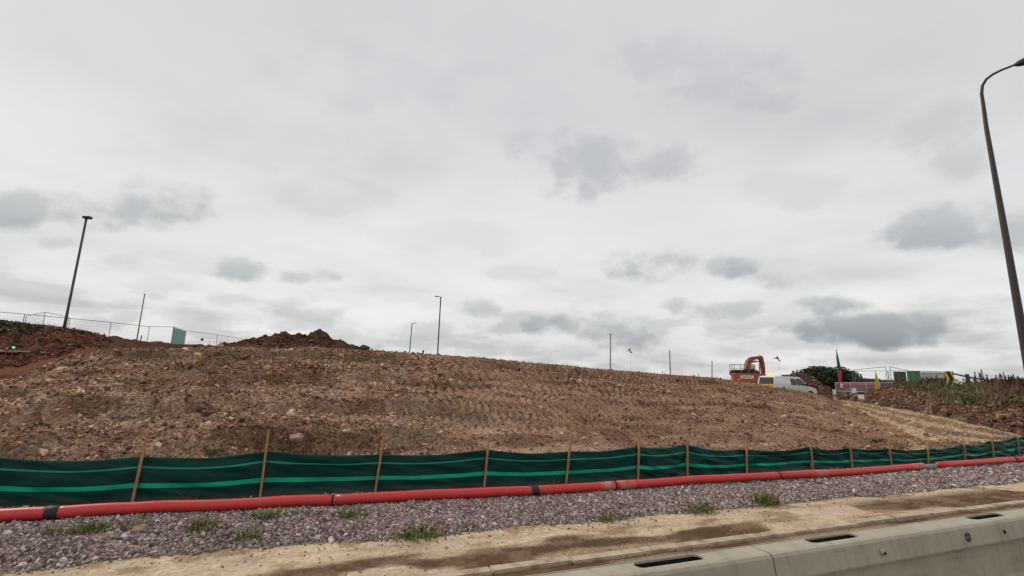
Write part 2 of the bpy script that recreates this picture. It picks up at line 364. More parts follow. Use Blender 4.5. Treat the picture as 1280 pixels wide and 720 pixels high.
# kerb: low edging stones almost buried in mud
b = MB(); x = -20
while x < 60:
    L = .91; z = .022+.01*random.random()+gz(x, 5); b.box((x+L/2, 4.93+.012*random.uniform(-1, 1), z-.05), (L-.012, .15, .12), R(random.uniform(-.4, .4))); x += L
tag(b.build('kerb', M['kerb'], bevel=.012), kind='structure')
# ---------------------------------------------------------------- stones
ph = (1+5**.5)/2
ICO = np.array([(-1,ph,0),(1,ph,0),(-1,-ph,0),(1,-ph,0),(0,-1,ph),(0,1,ph),(0,-1,-ph),(0,1,-ph),(ph,0,-1),(ph,0,1),(-ph,0,-1),(-ph,0,1)])/1.9
ICF = np.array([(0,11,5),(0,5,1),(0,1,7),(0,7,10),(0,10,11),(1,5,9),(5,11,4),(11,10,2),(10,7,6),(7,1,8),(3,9,4),(3,4,2),(3,2,6),(3,6,8),(3,8,9),(4,9,5),(2,4,11),(6,2,10),(8,6,7),(9,8,1)])
CUB = np.array([(a,b_,c) for a in (-1,1) for b_ in (-1,1) for c in (-1,1)])*.62
CUF = np.array([(0,1,3),(0,3,2),(4,6,7),(4,7,5),(0,4,5),(0,5,1),(2,3,7),(2,7,6),(0,2,6),(0,6,4),(1,5,7),(1,7,3)])
def rotm(n, tilt=1.0):
    q = rng.normal(size=(n, 4)); q[:, 1:3] *= tilt; q /= np.linalg.norm(q, axis=1)[:, None]; w, x, y, z = q.T
    return np.stack([1-2*(y*y+z*z),2*(x*y-z*w),2*(x*z+y*w),2*(x*y+z*w),1-2*(x*x+z*z),2*(y*z-x*w),2*(x*z-y*w),2*(y*z+x*w),1-2*(x*x+y*y)], -1).reshape(-1, 3, 3)
def stones(name, px, py, size, cols, flat=.6, sink=.25, basev=ICO, basef=ICF, jit=.22, label=None, cat=None):
    n = len(px); bz = ground(px, py)
    S = size[:, None]*np.stack([rng.uniform(.75, 1.35, n), rng.uniform(.6, 1, n), rng.uniform(flat*.7, flat*1.3, n)], -1)
    Vv = basev[None]*(1+rng.uniform(-jit, jit, (n, len(basev), 1)))+rng.uniform(-jit, jit, (n, len(basev), 3))*.6
    Vv = Vv*S[:, None, :]/2
    Vv = np.einsum('nij,nkj->nki', rotm(n, .45), Vv)
    Vv += np.stack([px, py, bz+size*flat*(.5-sink)], -1)[:, None, :]
    nv = len(basev); Fv = basef[None]+(np.arange(n)*nv)[:, None, None]
    o = npmesh(name, Vv.reshape(-1, 3), Fv.reshape(-1, 3), np.repeat(cols, nv, 0), M['stone'])
    return tag(o, label, cat, kind='stuff')
def pick(pal, n, var=.16):
    pal = np.array(pal); c = pal[rng.integers(0, len(pal), n)]; return np.clip(c*(1+rng.normal(0, var, (n, 1))), .01, .9)
def samp(n, x0, x1, y0, y1, dens):                                  # density falls off with distance
    xs = rng.uniform(x0, x1, n); ys = rng.uniform(y0, y1, n); k = rng.random(n) < dens(xs, ys); return xs[k], ys[k]
# gravel strip
xs, ys = samp(330000, -9, 42, 5.9, 9.25, lambda x, y: np.clip((9.5/np.hypot(x, y))**1.6, 0, 1)*(1-.55*sst(.15, .4, fbm(x*.9, y*1.2, 3, 141))))
k = gravel_edge(xs, ys) > rng.normal(0, .03, len(xs)); xs, ys = xs[k], ys[k]
sz = np.clip(rng.lognormal(math.log(.032), .33, len(xs)), .014, .085)*np.clip(np.hypot(xs, ys)/11, 1, 1.5)
stones('gravel', xs, ys, sz, pick([(.30,.22,.20),(.37,.285,.265),(.22,.16,.15),(.45,.36,.34),(.30,.205,.19),(.14,.10,.095),(.54,.46,.42),(.25,.19,.185),(.18,.135,.125),(.32,.235,.175)], len(xs), .2), label='purplish grey crushed stone spread between red duct and dusty verge', cat='gravel')
# loose chips on the verge
xs, ys = samp(5200, -6, 25, 4.6, 6.3, lambda x, y: np.clip((7/np.hypot(x, y))**1.5, 0, 1)*np.where(gravel_edge(x, y) > -.25, 1, .25))
stones('verge_chippings', xs, ys, rng.uniform(.012, .035, len(xs)), pick([(.3,.22,.17),(.45,.35,.26),(.17,.11,.08)], len(xs)), label='loose small chippings scattered over the dusty tan verge', cat='stones')
# bank stones
def bden(x, y):
    n = fbm(x*.8, y*.8, 3, 131); return np.clip((10/np.hypot(x, y))**1.5, 0, 1)*(.5+.5*sst(-.25, .3, n))*(1-.5*sst(0, 7, x))
xs, ys = samp(420000, -14, 46, 9.15, 25.5, bden)
_, sg, _ = base_h(xs, ys); k = (sg == 1); xs, ys = xs[k], ys[k]
sz = np.clip(rng.lognormal(math.log(.046), .45, len(xs)), .016, .24)*np.clip(np.hypot(xs, ys)/13, 1, 1.6)*(1-.2*sst(0,7,xs))
_, sg2, _ = base_h(xs, ys); bc, _ = ground_color(xs[None], ys[None], np.arctan2(xs, ys)[None], sg2[None]); bc = bc[0]
bc = np.clip(bc*rng.choice([.38,.7,1.05,1.4,1.85,2.6], (len(xs), 1), p=[.18,.2,.22,.19,.14,.07])*(1+rng.normal(0, .1, (len(xs), 1))), .01, .8)
bpal = [(.24,.155,.11),(.30,.20,.15),(.18,.11,.075),(.36,.25,.19),(.13,.075,.05),(.27,.165,.11),(.21,.125,.08),(.45,.35,.28)]
stones('bank_rubble', xs, ys, sz, bc, .65, .3, CUB, CUF, .3, 'brown stony rubble and clods covering the long embankment face', 'rubble')
# haul-track stones
xs, ys = samp(60000, 14, 62, 8.9, 34, lambda x, y: .32*np.clip((24/np.hypot(x, y))**1.5, 0, 1)*sst(-.2,.4,fbm(x*.5,y*.9,3,133)))
_, sg, _ = base_h(xs, ys); k = (np.arctan2(xs, ys) > az(1050, 500)) & ((sg == 2) | ((sg == 1)&(np.arctan2(xs,ys) > az(1140,548))) | ((sg == 3) & (rng.random(len(xs)) < .15))); xs, ys = xs[k], ys[k]
sz = np.clip(rng.lognormal(math.log(.075), .5, len(xs)), .04, .35)
stones('track_stones', xs, ys, sz, pick([(.48,.35,.23),(.40,.28,.18),(.55,.43,.31),(.26,.16,.10)], len(xs)), .6, .3, CUB, CUF, .3, 'pale buff stones strewn along the haul track', 'stones')
def clods(name, lo, hi, n, pal, lab, extra):
    th = rng.uniform(lo, hi, n); rB = np.interp(th, LB[0], LB[1]); rC = np.interp(th, LC[0], LC[1]); rr_ = rB+(rC-rB+extra)*rng.random(n); x = rr_*np.sin(th); y = rr_*np.cos(th)
    k = fbm(x*.8, y*.8, 3, 143) > -.25; x, y = x[k], y[k]
    stones(name, x, y, np.clip(rng.lognormal(math.log(.11), .5, len(x)), .04, .5), pick(pal, len(x), .25), .65, .35, CUB, CUF, .3, lab, 'clods')
clods('soil_clods', az(1046, 500), az(1420, 540), 5200, [(.12,.06,.038),(.17,.095,.064),(.085,.042,.028),(.26,.165,.12)], 'red brown soil clods strewn over the bank beyond the haul track', .5)
clods('soil_clods', az(-200, 450), az(135, 440), 4200, [(.13,.052,.03),(.17,.08,.05),(.08,.038,.024)], 'red brown clods on the far left cutting face', .3)
# a few countable boulders on the face
bl = [(371,552,.26,'pale rounded boulder low on the bank above the stake gap',(.42,.30,.23)),(704,499,.2,'small pale boulder halfway up the bank near its centre',(.5,.36,.27)),(774,483,.22,'buff flat boulder just under the crest by the T shaped mast',(.5,.38,.28)),
      (836,491,.26,'buff boulder under the crest below the thin lamp column',(.46,.34,.24)),(455,437,.5,'dark lumpy boulder at the right foot of the soil heap',(.08,.05,.035)),(433,541,.16,'small cream boulder above the green fabric left of centre',(.5,.42,.34)),(176,664,.16,'orange tinted rock lying in the grey gravel',(.40,.27,.19)),(745,556,.1,'white pebble at the foot of the bank behind the fabric',(.6,.52,.45))]
def find(px, py, lo=3, hi=90):                                     # where a sight line meets the ground
    d = ray(px, py); t = np.linspace(lo, hi, 4000)/math.hypot(d.x, d.y); z = ground(d.x*t, d.y*t); k = np.argmax(H+d.z*t < z)
    return Vector((d.x*t[k], d.y*t[k], z[k])) if H+d.z*t[k] < z[k] else None
for px_, py_, s_, lb, c_ in bl:
    p = find(px_, py_) or P(px_, py_, r=27)
    bm = bmesh.new(); bmesh.ops.create_icosphere(bm, subdivisions=3, radius=s_/2)
    for v in bm.verts:
        a = v.co.normalized(); v.co *= 1+.22*(math.sin(a.x*5+px_)+math.sin(a.y*6+a.z*4))*.5+random.uniform(-.03, .03); v.co.z *= .65
    me = bpy.data.meshes.new('boulder'); bm.to_mesh(me); bm.free()
    o = link('boulder', me, mat('boulder_stone', c_, .9, noise=.3, nscale=9, bump=.5, bscale=30)); o.location = p+Vector((0, 0, s_*.12)); tag(o, lb, 'boulder', 'boulders')
# ---------------------------------------------------------------- soil heaps
def heap(name, sil, r, half, label, cols, seedn, n_rocks=500):
    pts = [P(x, y, r=r) for x, y in sil]; T = np.linspace(0, 1, len(pts)); t = np.linspace(0, 1, 200)
    px = np.interp(t, T, [p.x for p in pts]); py = np.interp(t, T, [p.y for p in pts]); pz = np.interp(t, T, [p.z for p in pts])
    th = np.arctan2(px, py); w = np.linspace(-1, 1, 90)
    Xh = px[None]+np.sin(th)[None]*w[:, None]*half; Yh = py[None]+np.cos(th)[None]*w[:, None]*half
    bz = ground(Xh, Yh)-.15
    k = (1-np.abs(w))[:, None]**.85
    end = np.minimum(1, np.minimum(t, 1-t)*14)[None]
    dz = np.maximum(pz[None]-bz, .05)
    Zh = bz+dz*k*(end*.25+.75)+(.20*fbm(Xh*1.3, Yh*1.3, 4, seedn)+.13*fbm(Xh*3.5, Yh*3.5, 4, seedn+2))*k**.3
    i = np.arange(Xh.size).reshape(Xh.shape); Fh = np.stack([i[:-1,:-1], i[:-1,1:], i[1:,1:], i[1:,:-1]], -1).reshape(-1, 4)[:, ::-1]
    c = np.zeros(Xh.shape+(3,))+np.array(cols[0]); c = mixc(c, cols[1], sst(-.2, .3, fbm(Xh, Yh, 4, seedn+5)))
    # end skirt closes at the ground because the outer rows sit below it
    o = npmesh(name, np.stack([Xh, Yh, Zh], -1).reshape(-1, 3), Fh, c.reshape(-1, 3), M['earth'], True, attrs={'peb': np.full(Xh.size, .6)})
    tag(o, label, 'soil heap')
    m = n_rocks*3; a = rng.integers(3, 196, m); b_ = rng.integers(2, 62, m); q = np.stack([Xh[b_, a], Yh[b_, a], Zh[b_, a]], -1)
    sz_ = np.clip(rng.lognormal(math.log(.10 if r < 40 else .2), .45, m), .05, .5); cc_ = pick([cols[0], cols[1], tuple(v*.6 for v in cols[0]), tuple(v*1.5 for v in cols[1])], m, .2)
    Vv = CUB[None]*(1+rng.uniform(-.3, .3, (m, 8, 1)))*sz_[:, None, None]/2; Vv = np.einsum('nij,nkj->nki', rotm(m, .6), Vv)*np.array((1, 1, .7))+q[:, None]
    c_ = npmesh('clods', Vv.reshape(-1, 3), (CUF[None]+(np.arange(m)*8)[:, None, None]).reshape(-1, 3), np.repeat(cc_, 8, 0), M['stone'], parent=o); tag(c_, kind='stuff')
    return Xh, Yh, Zh
hx = heap('soil_heap', [(255,437),(270,432),(300,426),(325,420),(345,419),(353,415.5),(357,415),(363,418),(385,419),(393,415),(400,414),(415,421),(440,431),(452,436),(470,441)], 28.5, 3.2,
     'dark brown soil heap with twin peaks on top of the left embankment crest', [(.075,.034,.02),(.12,.06,.036)], 201)
heap('soil_heap', [(968,478),(977,471),(985,467.5),(998,465.5),(1007,467),(1017,473),(1030,482),(1042,489),(1048,492)], 60, 6,
     'brown soil heap behind the white pickup and before the trees', [(.105,.062,.044),(.14,.08,.056)], 211)
def vnorm(v): return v/np.linalg.norm(v, axis=-1, keepdims=True)
# ---------------------------------------------------------------- foliage builders
def leaves(cent, size, col, aspect=1.6, up=0.0):
    n = len(cent); d = vnorm(rng.normal(size=(n, 3))+np.array((0, 0, up))); q = vnorm(np.cross(d, rng.normal(size=(n, 3))))
    s = size[:, None]; a = d*s*aspect/2; b_ = q*s/2
    V_ = np.stack([cent-a, cent+b_, cent+a, cent-b_], 1).reshape(-1, 3); F_ = np.arange(n*4).reshape(-1, 4)
    return V_, F_, np.repeat(col, 4, 0)
def blades(base, h, w, lean, col, curve=.3):
    n = len(base); a = rng.uniform(0, 2*PI, n); d = np.stack([np.cos(a), np.sin(a), 0*a], -1); s = np.stack([-np.sin(a), np.cos(a), 0*a], -1)
    up = np.array((0, 0, 1.0)); Vs = []
    for k, ww in ((0, 1), (.5, .8), (1, .12)):
        c = base+up*(h*k*(1-.15*lean*k))[:, None]+d*(h*lean*(k**1.6))[:, None]
        Vs += [c-s*(w*ww/2)[:, None], c+s*(w*ww/2)[:, None]]
    V_ = np.stack(Vs, 1).reshape(-1, 3); o = np.arange(n)[:, None]*6
    F_ = np.concatenate([o+np.array([[0,1,3,2]]), o+np.array([[2,3,5,4]])]); return V_, F_, np.repeat(col, 6, 0)
def merge(parts):
    Vs, Fs, Cs, n = [], [], [], 0
    for v, f, c in parts: Vs.append(v); Fs.append(f+n); Cs.append(c); n += len(v)
    return np.concatenate(Vs), np.concatenate(Fs), np.concatenate(Cs)
def veg(name, parts, label=None, cat=None, parent=None, kind=None, group=None):
    v, f, c = merge(parts); o = npmesh(name, v, f, c, M['leaf'], parent=parent); return tag(o, label, cat, group, kind)
# weedy bank on the right
def rveg():
    parts = []
    n = 5200; pxs = rng.uniform(1090, 1420, n); u = rng.random(n)
    th = np.interp(pxs, np.linspace(1050, 1450, 41), [az(x, 485) for x in np.linspace(1050, 1450, 41)])
    rC = np.interp(th, LC[0], LC[1]); rD = np.interp(th, LD[0], LD[1]); r = rC-1.0+(rD-rC+4)*u
    x = r*np.sin(th); y = r*np.cos(th); z = ground(x, y)
    dn = fbm(x*.5, y*.5, 3, 301)
    keep = ((pxs > 1150) | (u > .45)) & (dn > -.15); x, y, z, pxs = x[keep], y[keep], z[keep], pxs[keep]; n = len(x)
    # low leafy clumps
    for k in range(8):
        m = rng.random(n) < .8; c = np.stack([x, y, z], -1)[m]; mm = len(c)
        hgt = (.25+.55*sst(-.2,.4,fbm(c[:,0]*.7,c[:,1]*.7,3,311)))*(.6+.4*rng.random(mm)); c = c+np.stack([rng.normal(0, .22, mm), rng.normal(0, .22, mm), rng.random(mm)**1.3*hgt], -1)
        parts.append(leaves(c, rng.uniform(.05, .11, mm), pick([(.055,.07,.024),(.035,.048,.018),(.09,.09,.035),(.08,.06,.03),(.11,.095,.045)], mm), 2.2, .5))
    # dry reddish grass
    for k in range(9):
        m = rng.random(n) < .8; mm = m.sum(); c = np.stack([x[m]+rng.normal(0, .3, mm), y[m]+rng.normal(0, .3, mm), z[m]], -1)
        pal = np.where((pxs[m] > 1230)[:, None], pick([(.20,.10,.065),(.24,.15,.085),(.15,.08,.05)], mm), pick([(.16,.15,.06),(.24,.19,.10),(.10,.11,.04),(.20,.13,.08),(.30,.24,.14)], mm))
        parts.append(blades(c, rng.uniform(.2, .75, mm)*(.25+1.1*vn(c[:,0]*.9,c[:,1]*.9,313)**1.5), np.full(mm, .03), rng.uniform(.05, .45, mm), pal))
    o = veg('weed_bank', parts, 'tangled green and reddish weeds covering the top of the right soil bank', 'weeds', kind='stuff')
rveg()
# individual tall dock stems against the sky (countable)
def dock(px_, topy, r, lab, spread=.25):
    p = P(px_, topy, r=r); z0 = gz(p.x, p.y); h = max(.6, p.z-z0); e = empty('dock_plant', (p.x, p.y, z0-.05), random.uniform(0, 6), lab, 'plant', 'tall dry dock plants')
    b = MB(); sp = []
    for k in range(3):
        a = random.uniform(0, 2*PI); t = random.uniform(0, spread)*(0 if k == 0 else 1); hh = h*(1 if k == 0 else random.uniform(.7, .93))
        tip = Vector((math.cos(a)*t, math.sin(a)*t, hh)); mid = tip*.5+Vector((.03, 0, 0)); b.tube([(0,0,0), mid, tip], [.013,.011,.005], 5); sp.append((mid, tip))
    b.build('stem', mat('dock_stem', (.17,.09,.06), .8) if 'dock_stem' not in bpy.data.materials else bpy.data.materials['dock_stem'], e)
    for m_, t_ in sp:
        cs = []
        for q in range(110):
            f = random.uniform(.1, 1); c = m_.lerp(t_, f); w_ = .06*(1.1-f); cs.append((c.x+random.gauss(0, w_), c.y+random.gauss(0, w_), c.z))
        cs = np.array(cs); n = len(cs)
        veg('blossom', [leaves(cs, rng.uniform(.03, .055, n), pick([(.13,.065,.045),(.10,.05,.035),(.17,.095,.065)], n), 1.5)], parent=e)
for i, (x, y, r, wd) in enumerate([(1152,471,48,'behind the pale cabin wall, leftmost of the row'),(1158,469,48,'second of the row before the pale cabin'),(1164,470,47,'third of the row before the pale cabin'),(1170,468,47,'fourth of the row before the pale cabin'),(1176,471,47,'just left of the chevron board'),
   (1218,463,43,'tallest stem right of the wooden rail post'),(1226,460,43,'tall pair partner standing over the sloping rail'),(1233,467,42,'shorter stem just past the sloping rail end'),(1243,470,41,'small stem left of the dense reddish clump'),(1249,466,41,'on the left of the dense reddish clump'),
   (1254,464,40,'highest of the dense reddish clump'),(1260,467,40,'right side of the dense reddish clump'),(1266,466,40,'between the clump and the frame edge'),(1272,469,39,'nearest the lamp column at the frame edge'),(1278,471,39,'cut by the right frame edge')]):
    dock(x, y, r, 'dry reddish dock plant '+wd, .3)
# left vegetated shoulder
def lveg():
    parts = []
    n = 5200; pxs = rng.uniform(-160, 112, n); th = np.interp(pxs, np.linspace(-200, 200, 41), [az(x, 415) for x in np.linspace(-200, 200, 41)])
    rC = np.interp(th, LC[0], LC[1]); u = rng.random(n); r = rC-.9-3.2*u*np.clip((70-pxs)/70, .1, 1)+2.2*rng.random(n); x = r*np.sin(th); y = r*np.cos(th); z = ground(x, y)
    c = np.stack([x, y, z], -1)
    for k in range(6):
        cc = c+np.stack([rng.normal(0, .2, n), rng.normal(0, .2, n), rng.random(n)**1.6*.17], -1)
        parts.append(leaves(cc, rng.uniform(.06, .13, n), pick([(.07,.07,.03),(.10,.085,.04),(.05,.05,.022),(.11,.065,.04)], n), 2, .4))
    m = rng.random(n) < .22; mm = m.sum(); parts.append(blades(c[m], rng.uniform(.12, .42, mm), np.full(mm, .02), rng.uniform(.1, .5, mm), pick([(.08,.065,.03),(.05,.045,.022)], mm)))
    veg('weed_bank', parts, 'dark scrubby weeds along the top of the left cutting', 'weeds', kind='stuff')
lveg()
def tuft(px_, py_, lab, n=45, h=.16, pal=((.13,.17,.03),(.18,.20,.05),(.09,.11,.03),(.19,.16,.07)), rad=.10, leafy=False, group='weeds growing in the gravel'):
    p = find(px_, py_) or g(px_, py_); a = rng.uniform(0, 2*PI, n); q = rng.random(n)**.5*rad
    base = np.stack([q*np.cos(a)*1.5, q*np.sin(a), 0*a], -1); parts = [blades(base, rng.uniform(.45, 1, n)*h, np.full(n, h*.05), rng.uniform(.15, .9, n), pick(pal, n))]
    n = n
    if leafy:
        m = int(n*1.2); cc = np.stack([rng.normal(0, rad*1.1, m), rng.normal(0, rad*.8, m), rng.random(m)*h*.6], -1); parts.append(leaves(cc, rng.uniform(.015, .035, m), pick(pal, m), 1.8, .6))
    o = veg('weed_plant', parts, lab, 'weed', group=group); o.location = p
T = [(104,668,'wispy green weed in gravel near the left edge',70,.15,True),(167,661,'bright lime green weed below the first leaning stake',60,.15,False),(68,668,'faint green sprouts beneath the black coupler',40,.1,True),(121,664,'olive weed patch right below the left duct length',60,.11,True),
 (252,664,'upright bright weed between the first and second stakes',70,.2,True),(310,676,'spindly green weed nearest the tan verge on the left',55,.16,True),(336,649,'round green weed just under the duct by the second stake',90,.13,True),(388,645,'low thin weed under the duct left of its dark joint',35,.1,True),
 (437,648,'bushy green weed under the duct right of its dark joint',90,.13,True),(525,672,'widest dark green weed clump on the gravel edge',150,.15,True),(585,660,'yellowish weed in gravel above the muddy puddle',40,.1,False),(760,652,'thin olive weed at the gravel edge right of centre',60,.12,True),
 (875,640,'spreading olive weed in gravel above the first barrier slot',130,.14,True),(956,630,'large yellow green grass tuft at the gravel edge',190,.22,False),(700,600,'short weed against the green fabric',30,.12,False)]
for x, y, l, n, h_, lf in T: tuft(x, y, l, int(n*.95), h_*1.15, leafy=lf, rad=.16 if n > 100 else .10)
for x, y, l in [(118,628,'pale grass blades in front of the far left fabric'),(148,630,'single tall sprout left of the first leaning stake'),(236,629,'low pale sprout against the second fabric bay'),(694,608,'pale sprout by the centre stake foot'),(205,640,'dry straw blades lying over the duct')]:
    tuft(x, y, l, 12, .22, ((.20,.20,.08),(.14,.17,.06),(.30,.24,.12)), .06, group='grass sprouts along the fabric fence')
for x, y, l in [(478,447,'yellow green weed on the upper bank beneath the lamp masts'),(395,451,'yellow green weed patch below the dark soil heap'),(437,452,'second paler weed patch below the dark soil heap'),(268,568,'small weed on the bank behind the second fabric bay'),(1020,512,'sparse yellow weed on the right nose of the bank'),(866,508,'dull olive weed patch on the bank above the seventh bay'),(210,448,'dry yellow weeds under the left crest fence')]:
    tuft(x, y, l, 120, .30 if y < 500 else .14, ((.17,.15,.04),(.20,.17,.06),(.12,.11,.03)), .45 if y < 500 else .12, True, group='weeds on the bank')
# ---------------------------------------------------------------- trees
def tree(px_, topy, r, wd, lab, pal, nb=14, z0=None):
    p = P(px_, topy, r=r); zb = gz(p.x, p.y); h = p.z-zb; e = empty('tree', (p.x, p.y, zb), 0, lab, 'tree', 'trees on the skyline')
    b = MB(); b.tube([(0,0,-.2),(.1,0,h*.3),(0,.1,h*.7)], [h*.035,h*.025,h*.01], 8)
    for k in range(6):
        a = k*1.05; b.tube([(0,0,h*(.25+.05*k)),(math.cos(a)*wd*.25, math.sin(a)*wd*.25, h*(.45+.06*k))], [h*.014,h*.005], 5)
    b.build('trunk', M['bark'], e); cs = []; cl = []
    for k in range(nb):
        f = rng.random(); a = rng.uniform(0, 2*PI); rr = wd/2*math.sqrt(rng.random())*(1-.55*f); cx, cy, cz = rr*math.cos(a), rr*math.sin(a), h*(.25+.62*f)
        rad = wd*rng.uniform(.13, .22); m = 420; d = vnorm(rng.normal(size=(m, 3)))*(rng.random((m, 1))**.4)*rad; d[:, 2] *= .75
        c = d+np.array((cx, cy, cz)); c[:, 2] = np.minimum(c[:, 2], h); cs.append(c); cl.append(pick(pal, m, .25)*rng.uniform(.75, 1.25))
    cs = np.concatenate(cs); cl = np.concatenate(cl)
    veg('crown', [leaves(cs, rng.uniform(.5, 1.1, len(cs))*wd*.035, cl, 1.5)], parent=e)
dk = [(.035,.050,.018),(.05,.065,.022),(.022,.034,.014)]
for a in [(1018,462,150,12,'dense dark tree left end of the skyline clump behind the heap'),(1031,459,152,13,'tallest dark tree in the middle of the skyline clump'),(1044,464,148,12,'dark tree at the right end of the skyline clump beside the feather flag'),(1005,470,155,9,'low dark tree showing over the right soil heap')]:
    tree(*a, dk, 22)
for i, (x, y, w, l) in enumerate([(1062,476,13,'distant low tree just right of the feather flag'),(1076,473.5,12,'distant rounded tree behind the barrier row'),(1088,474,12,'distant tree left of the yellow flag'),(1101,475,12,'distant tree right of the yellow flag'),(1120,479,14,'distant tree glimpsed left of the brown container')]):
    tree(x, y, 230, w, l, [(.05,.055,.035),(.065,.065,.04),(.04,.045,.03)], 14)
tree(979, 468, 58, 2.2, 'small dark shrub on the left shoulder of the right soil heap', dk, 8)
# ---------------------------------------------------------------- silt fence
sx = [(165,632,185,540),(325,623,336,537),(468,617,481,535),(604,612,611,541),(706,607,713,542),(796,601,798,545),(858,597,858,543),(932,594,932,544),(1015,588,1012,556),(1064,587,1060,545),(1113,584,1109,548),(1159,582,1158,552),(1205,577,1203,548),(1241,574,1238,546),(1273,570,1270,542)]
ftop = [571,564,568.5,562,564.5,558.5,555.8,562,558.5,559.5,560.5,561.5,555.5,551.5,546]
stk = []
for (a, b_, c, d), ft in zip(sx, ftop):
    p = g(a, b_, .03); k = ray(c, d); t = p.y/k.y; tz = H+k.z*t; tx = k.x*t
    f0 = (ft-b_)/(d-b_); q = ray(a+(c-a)*f0, ft); hz = H+q.z*p.y/q.y; stk.append((p.x, p.y, tx-p.x, tz, hz))
stk = [(stk[0][0]-4.9, 9.1, .1, 1.0, .66), (stk[0][0]-3.3, 9.08, .05, 1.0, .66), (stk[0][0]-1.72, 9.02, .04, .95, stk[0][4]-.0)]+stk+[(22.9, 8.9, -.05, 1.0, .7), (24.6, 9.1, 0, 1.0, .7), (26.3, 9.3, 0, 1.0, .7)]
sf = empty('silt_fence', (stk[3][0], stk[3][1], 0), 0, 'long dark green fabric silt fence with two bright stripes on timber stakes', 'silt fence'); off = Vector((-stk[3][0], -stk[3][1], 0))
def fabmat():
    m = bpy.data.materials.new('green_woven_fabric'); m.use_nodes = True; nt = m.node_tree; b = nt.nodes['Principled BSDF']; L = nt.links.new
    b.inputs['Roughness'].default_value = .5; b.inputs['Specular IOR Level'].default_value = .13
    a = nt.nodes.new('ShaderNodeAttribute'); a.attribute_name = 'vv'
    r = nt.nodes.new('ShaderNodeValToRGB'); r.color_ramp.interpolation = 'CONSTANT'; L(a.outputs['Fac'], r.inputs['Fac'])
    base = (.003,.042,.034,1); br = (.008,.36,.20,1); cr = r.color_ramp; cr.elements[0].position = 0; cr.elements[0].color = (.006,.03,.025,1)
    cr.elements[1].position = .02; cr.elements[1].color = base
    for p_, c_ in ((.345, br), (.445, base), (.755, (.02,.27,.17,1)), (.79, base), (.97, (.012,.07,.045,1))): e = cr.elements.new(p_); e.color = c_
    n = nt.nodes.new('ShaderNodeTexNoise'); n.inputs['Scale'].default_value = 3; n.inputs['Detail'].default_value = 8; tc = nt.nodes.new('ShaderNodeTexCoord'); L(tc.outputs['Object'], n.inputs['Vector'])
    mr = nt.nodes.new('ShaderNodeMapRange'); mr.inputs['To Min'].default_value = .75; mr.inputs['To Max'].default_value = 1.25; L(n.outputs['Fac'], mr.inputs['Value'])
    v = nt.nodes.new('ShaderNodeVectorMath'); v.operation = 'SCALE'; L(r.outputs['Color'], v.inputs[0]); L(mr.outputs['Result'], v.inputs['Scale'])
    # dust splashed on the lowest hand's width
    d = nt.nodes.new('ShaderNodeMapRange'); d.inputs['From Min'].default_value = .22; d.inputs['From Max'].default_value = 0; d.inputs['To Max'].default_value = .8; L(a.outputs['Fac'], d.inputs['Value'])
    mu = nt.nodes.new('ShaderNodeMath'); mu.operation = 'MULTIPLY'; L(d.outputs['Result'], mu.inputs[0]); L(n.outputs['Fac'], mu.inputs[1])
    mx = nt.nodes.new('ShaderNodeMix'); mx.data_type = 'RGBA'; L(mu.outputs[0], mx.inputs[0]); L(v.outputs['Vector'], mx.inputs[6]); mx.inputs[7].default_value = (.16,.13,.10,1)
    L(mx.outputs[2], b.inputs['Base Color'])
    w = nt.nodes.new('ShaderNodeTexNoise'); w.inputs['Scale'].default_value = 160; L(tc.outputs['Object'], w.inputs['Vector'])
    bp = nt.nodes.new('ShaderNodeBump'); bp.inputs['Strength'].default_value = .15; bp.inputs['Distance'].default_value = .004; L(w.outputs['Fac'], bp.inputs['Height']); L(bp.outputs['Normal'], b.inputs['Normal'])
    return m
M['fab'] = fabmat()
for i in range(len(stk)-1):
    a, c = stk[i], stk[i+1]; nu, nv = 60, 28; u = np.linspace(0, 1, nu); v = np.linspace(0, 1, nv); U, Vv = np.meshgrid(u, v)
    loose = 1.0 if i < 8 else 1.7
    sag = (.045 if i < 8 else .06)*np.sin(PI*U)**1.2*(random.uniform(.6, 1.3))
    top = a[4]+(c[4]-a[4])*U-sag; lx = a[2]/max(a[3], .3); lc = c[2]/max(c[3], .3)
    gx = a[0]+(c[0]-a[0])*U; gy = a[1]+(c[1]-a[1])*U; base = ground(gx, gy)-.01
    bulge = .09*np.sin(PI*U)*np.sin(PI*np.clip(Vv*1.05, 0, 1))*random.uniform(-.6, 1)
    ed = np.exp(-U*6)+np.exp(-(1-U)*6)
    fold = (.030*fbm(U*2.5+i*7, Vv*7+(U-.5)*3, 3, 401+i)+.026*ed*np.sin((Vv*9+U*14*(1 if i % 2 else -1))+i))*loose*np.sin(PI*np.clip(U, .001, .999))**.35
    low = .05*np.exp(-Vv*7)*(fbm(U*5+i, Vv*2, 3, 431+i)+.3)
    Z_ = base+(top-base)*Vv; X_ = gx+(lx+(lc-lx)*U)*Z_; Y_ = gy+bulge-fold-low+.012
    idx_ = np.arange(U.size).reshape(U.shape); Fz = np.stack([idx_[:-1,:-1], idx_[:-1,1:], idx_[1:,1:], idx_[1:,:-1]], -1).reshape(-1, 4)
    vv = Vv+.010*fbm(U*3+i*3, U*0, 2, 441)
    o = npmesh('fabric_panel', np.stack([X_+off.x, Y_+off.y, Z_], -1).reshape(-1, 3), Fz, None, M['fab'], True, sf, {'vv': vv.ravel()})
    s_ = o.modifiers.new('t', 'SOLIDIFY'); s_.thickness = .004
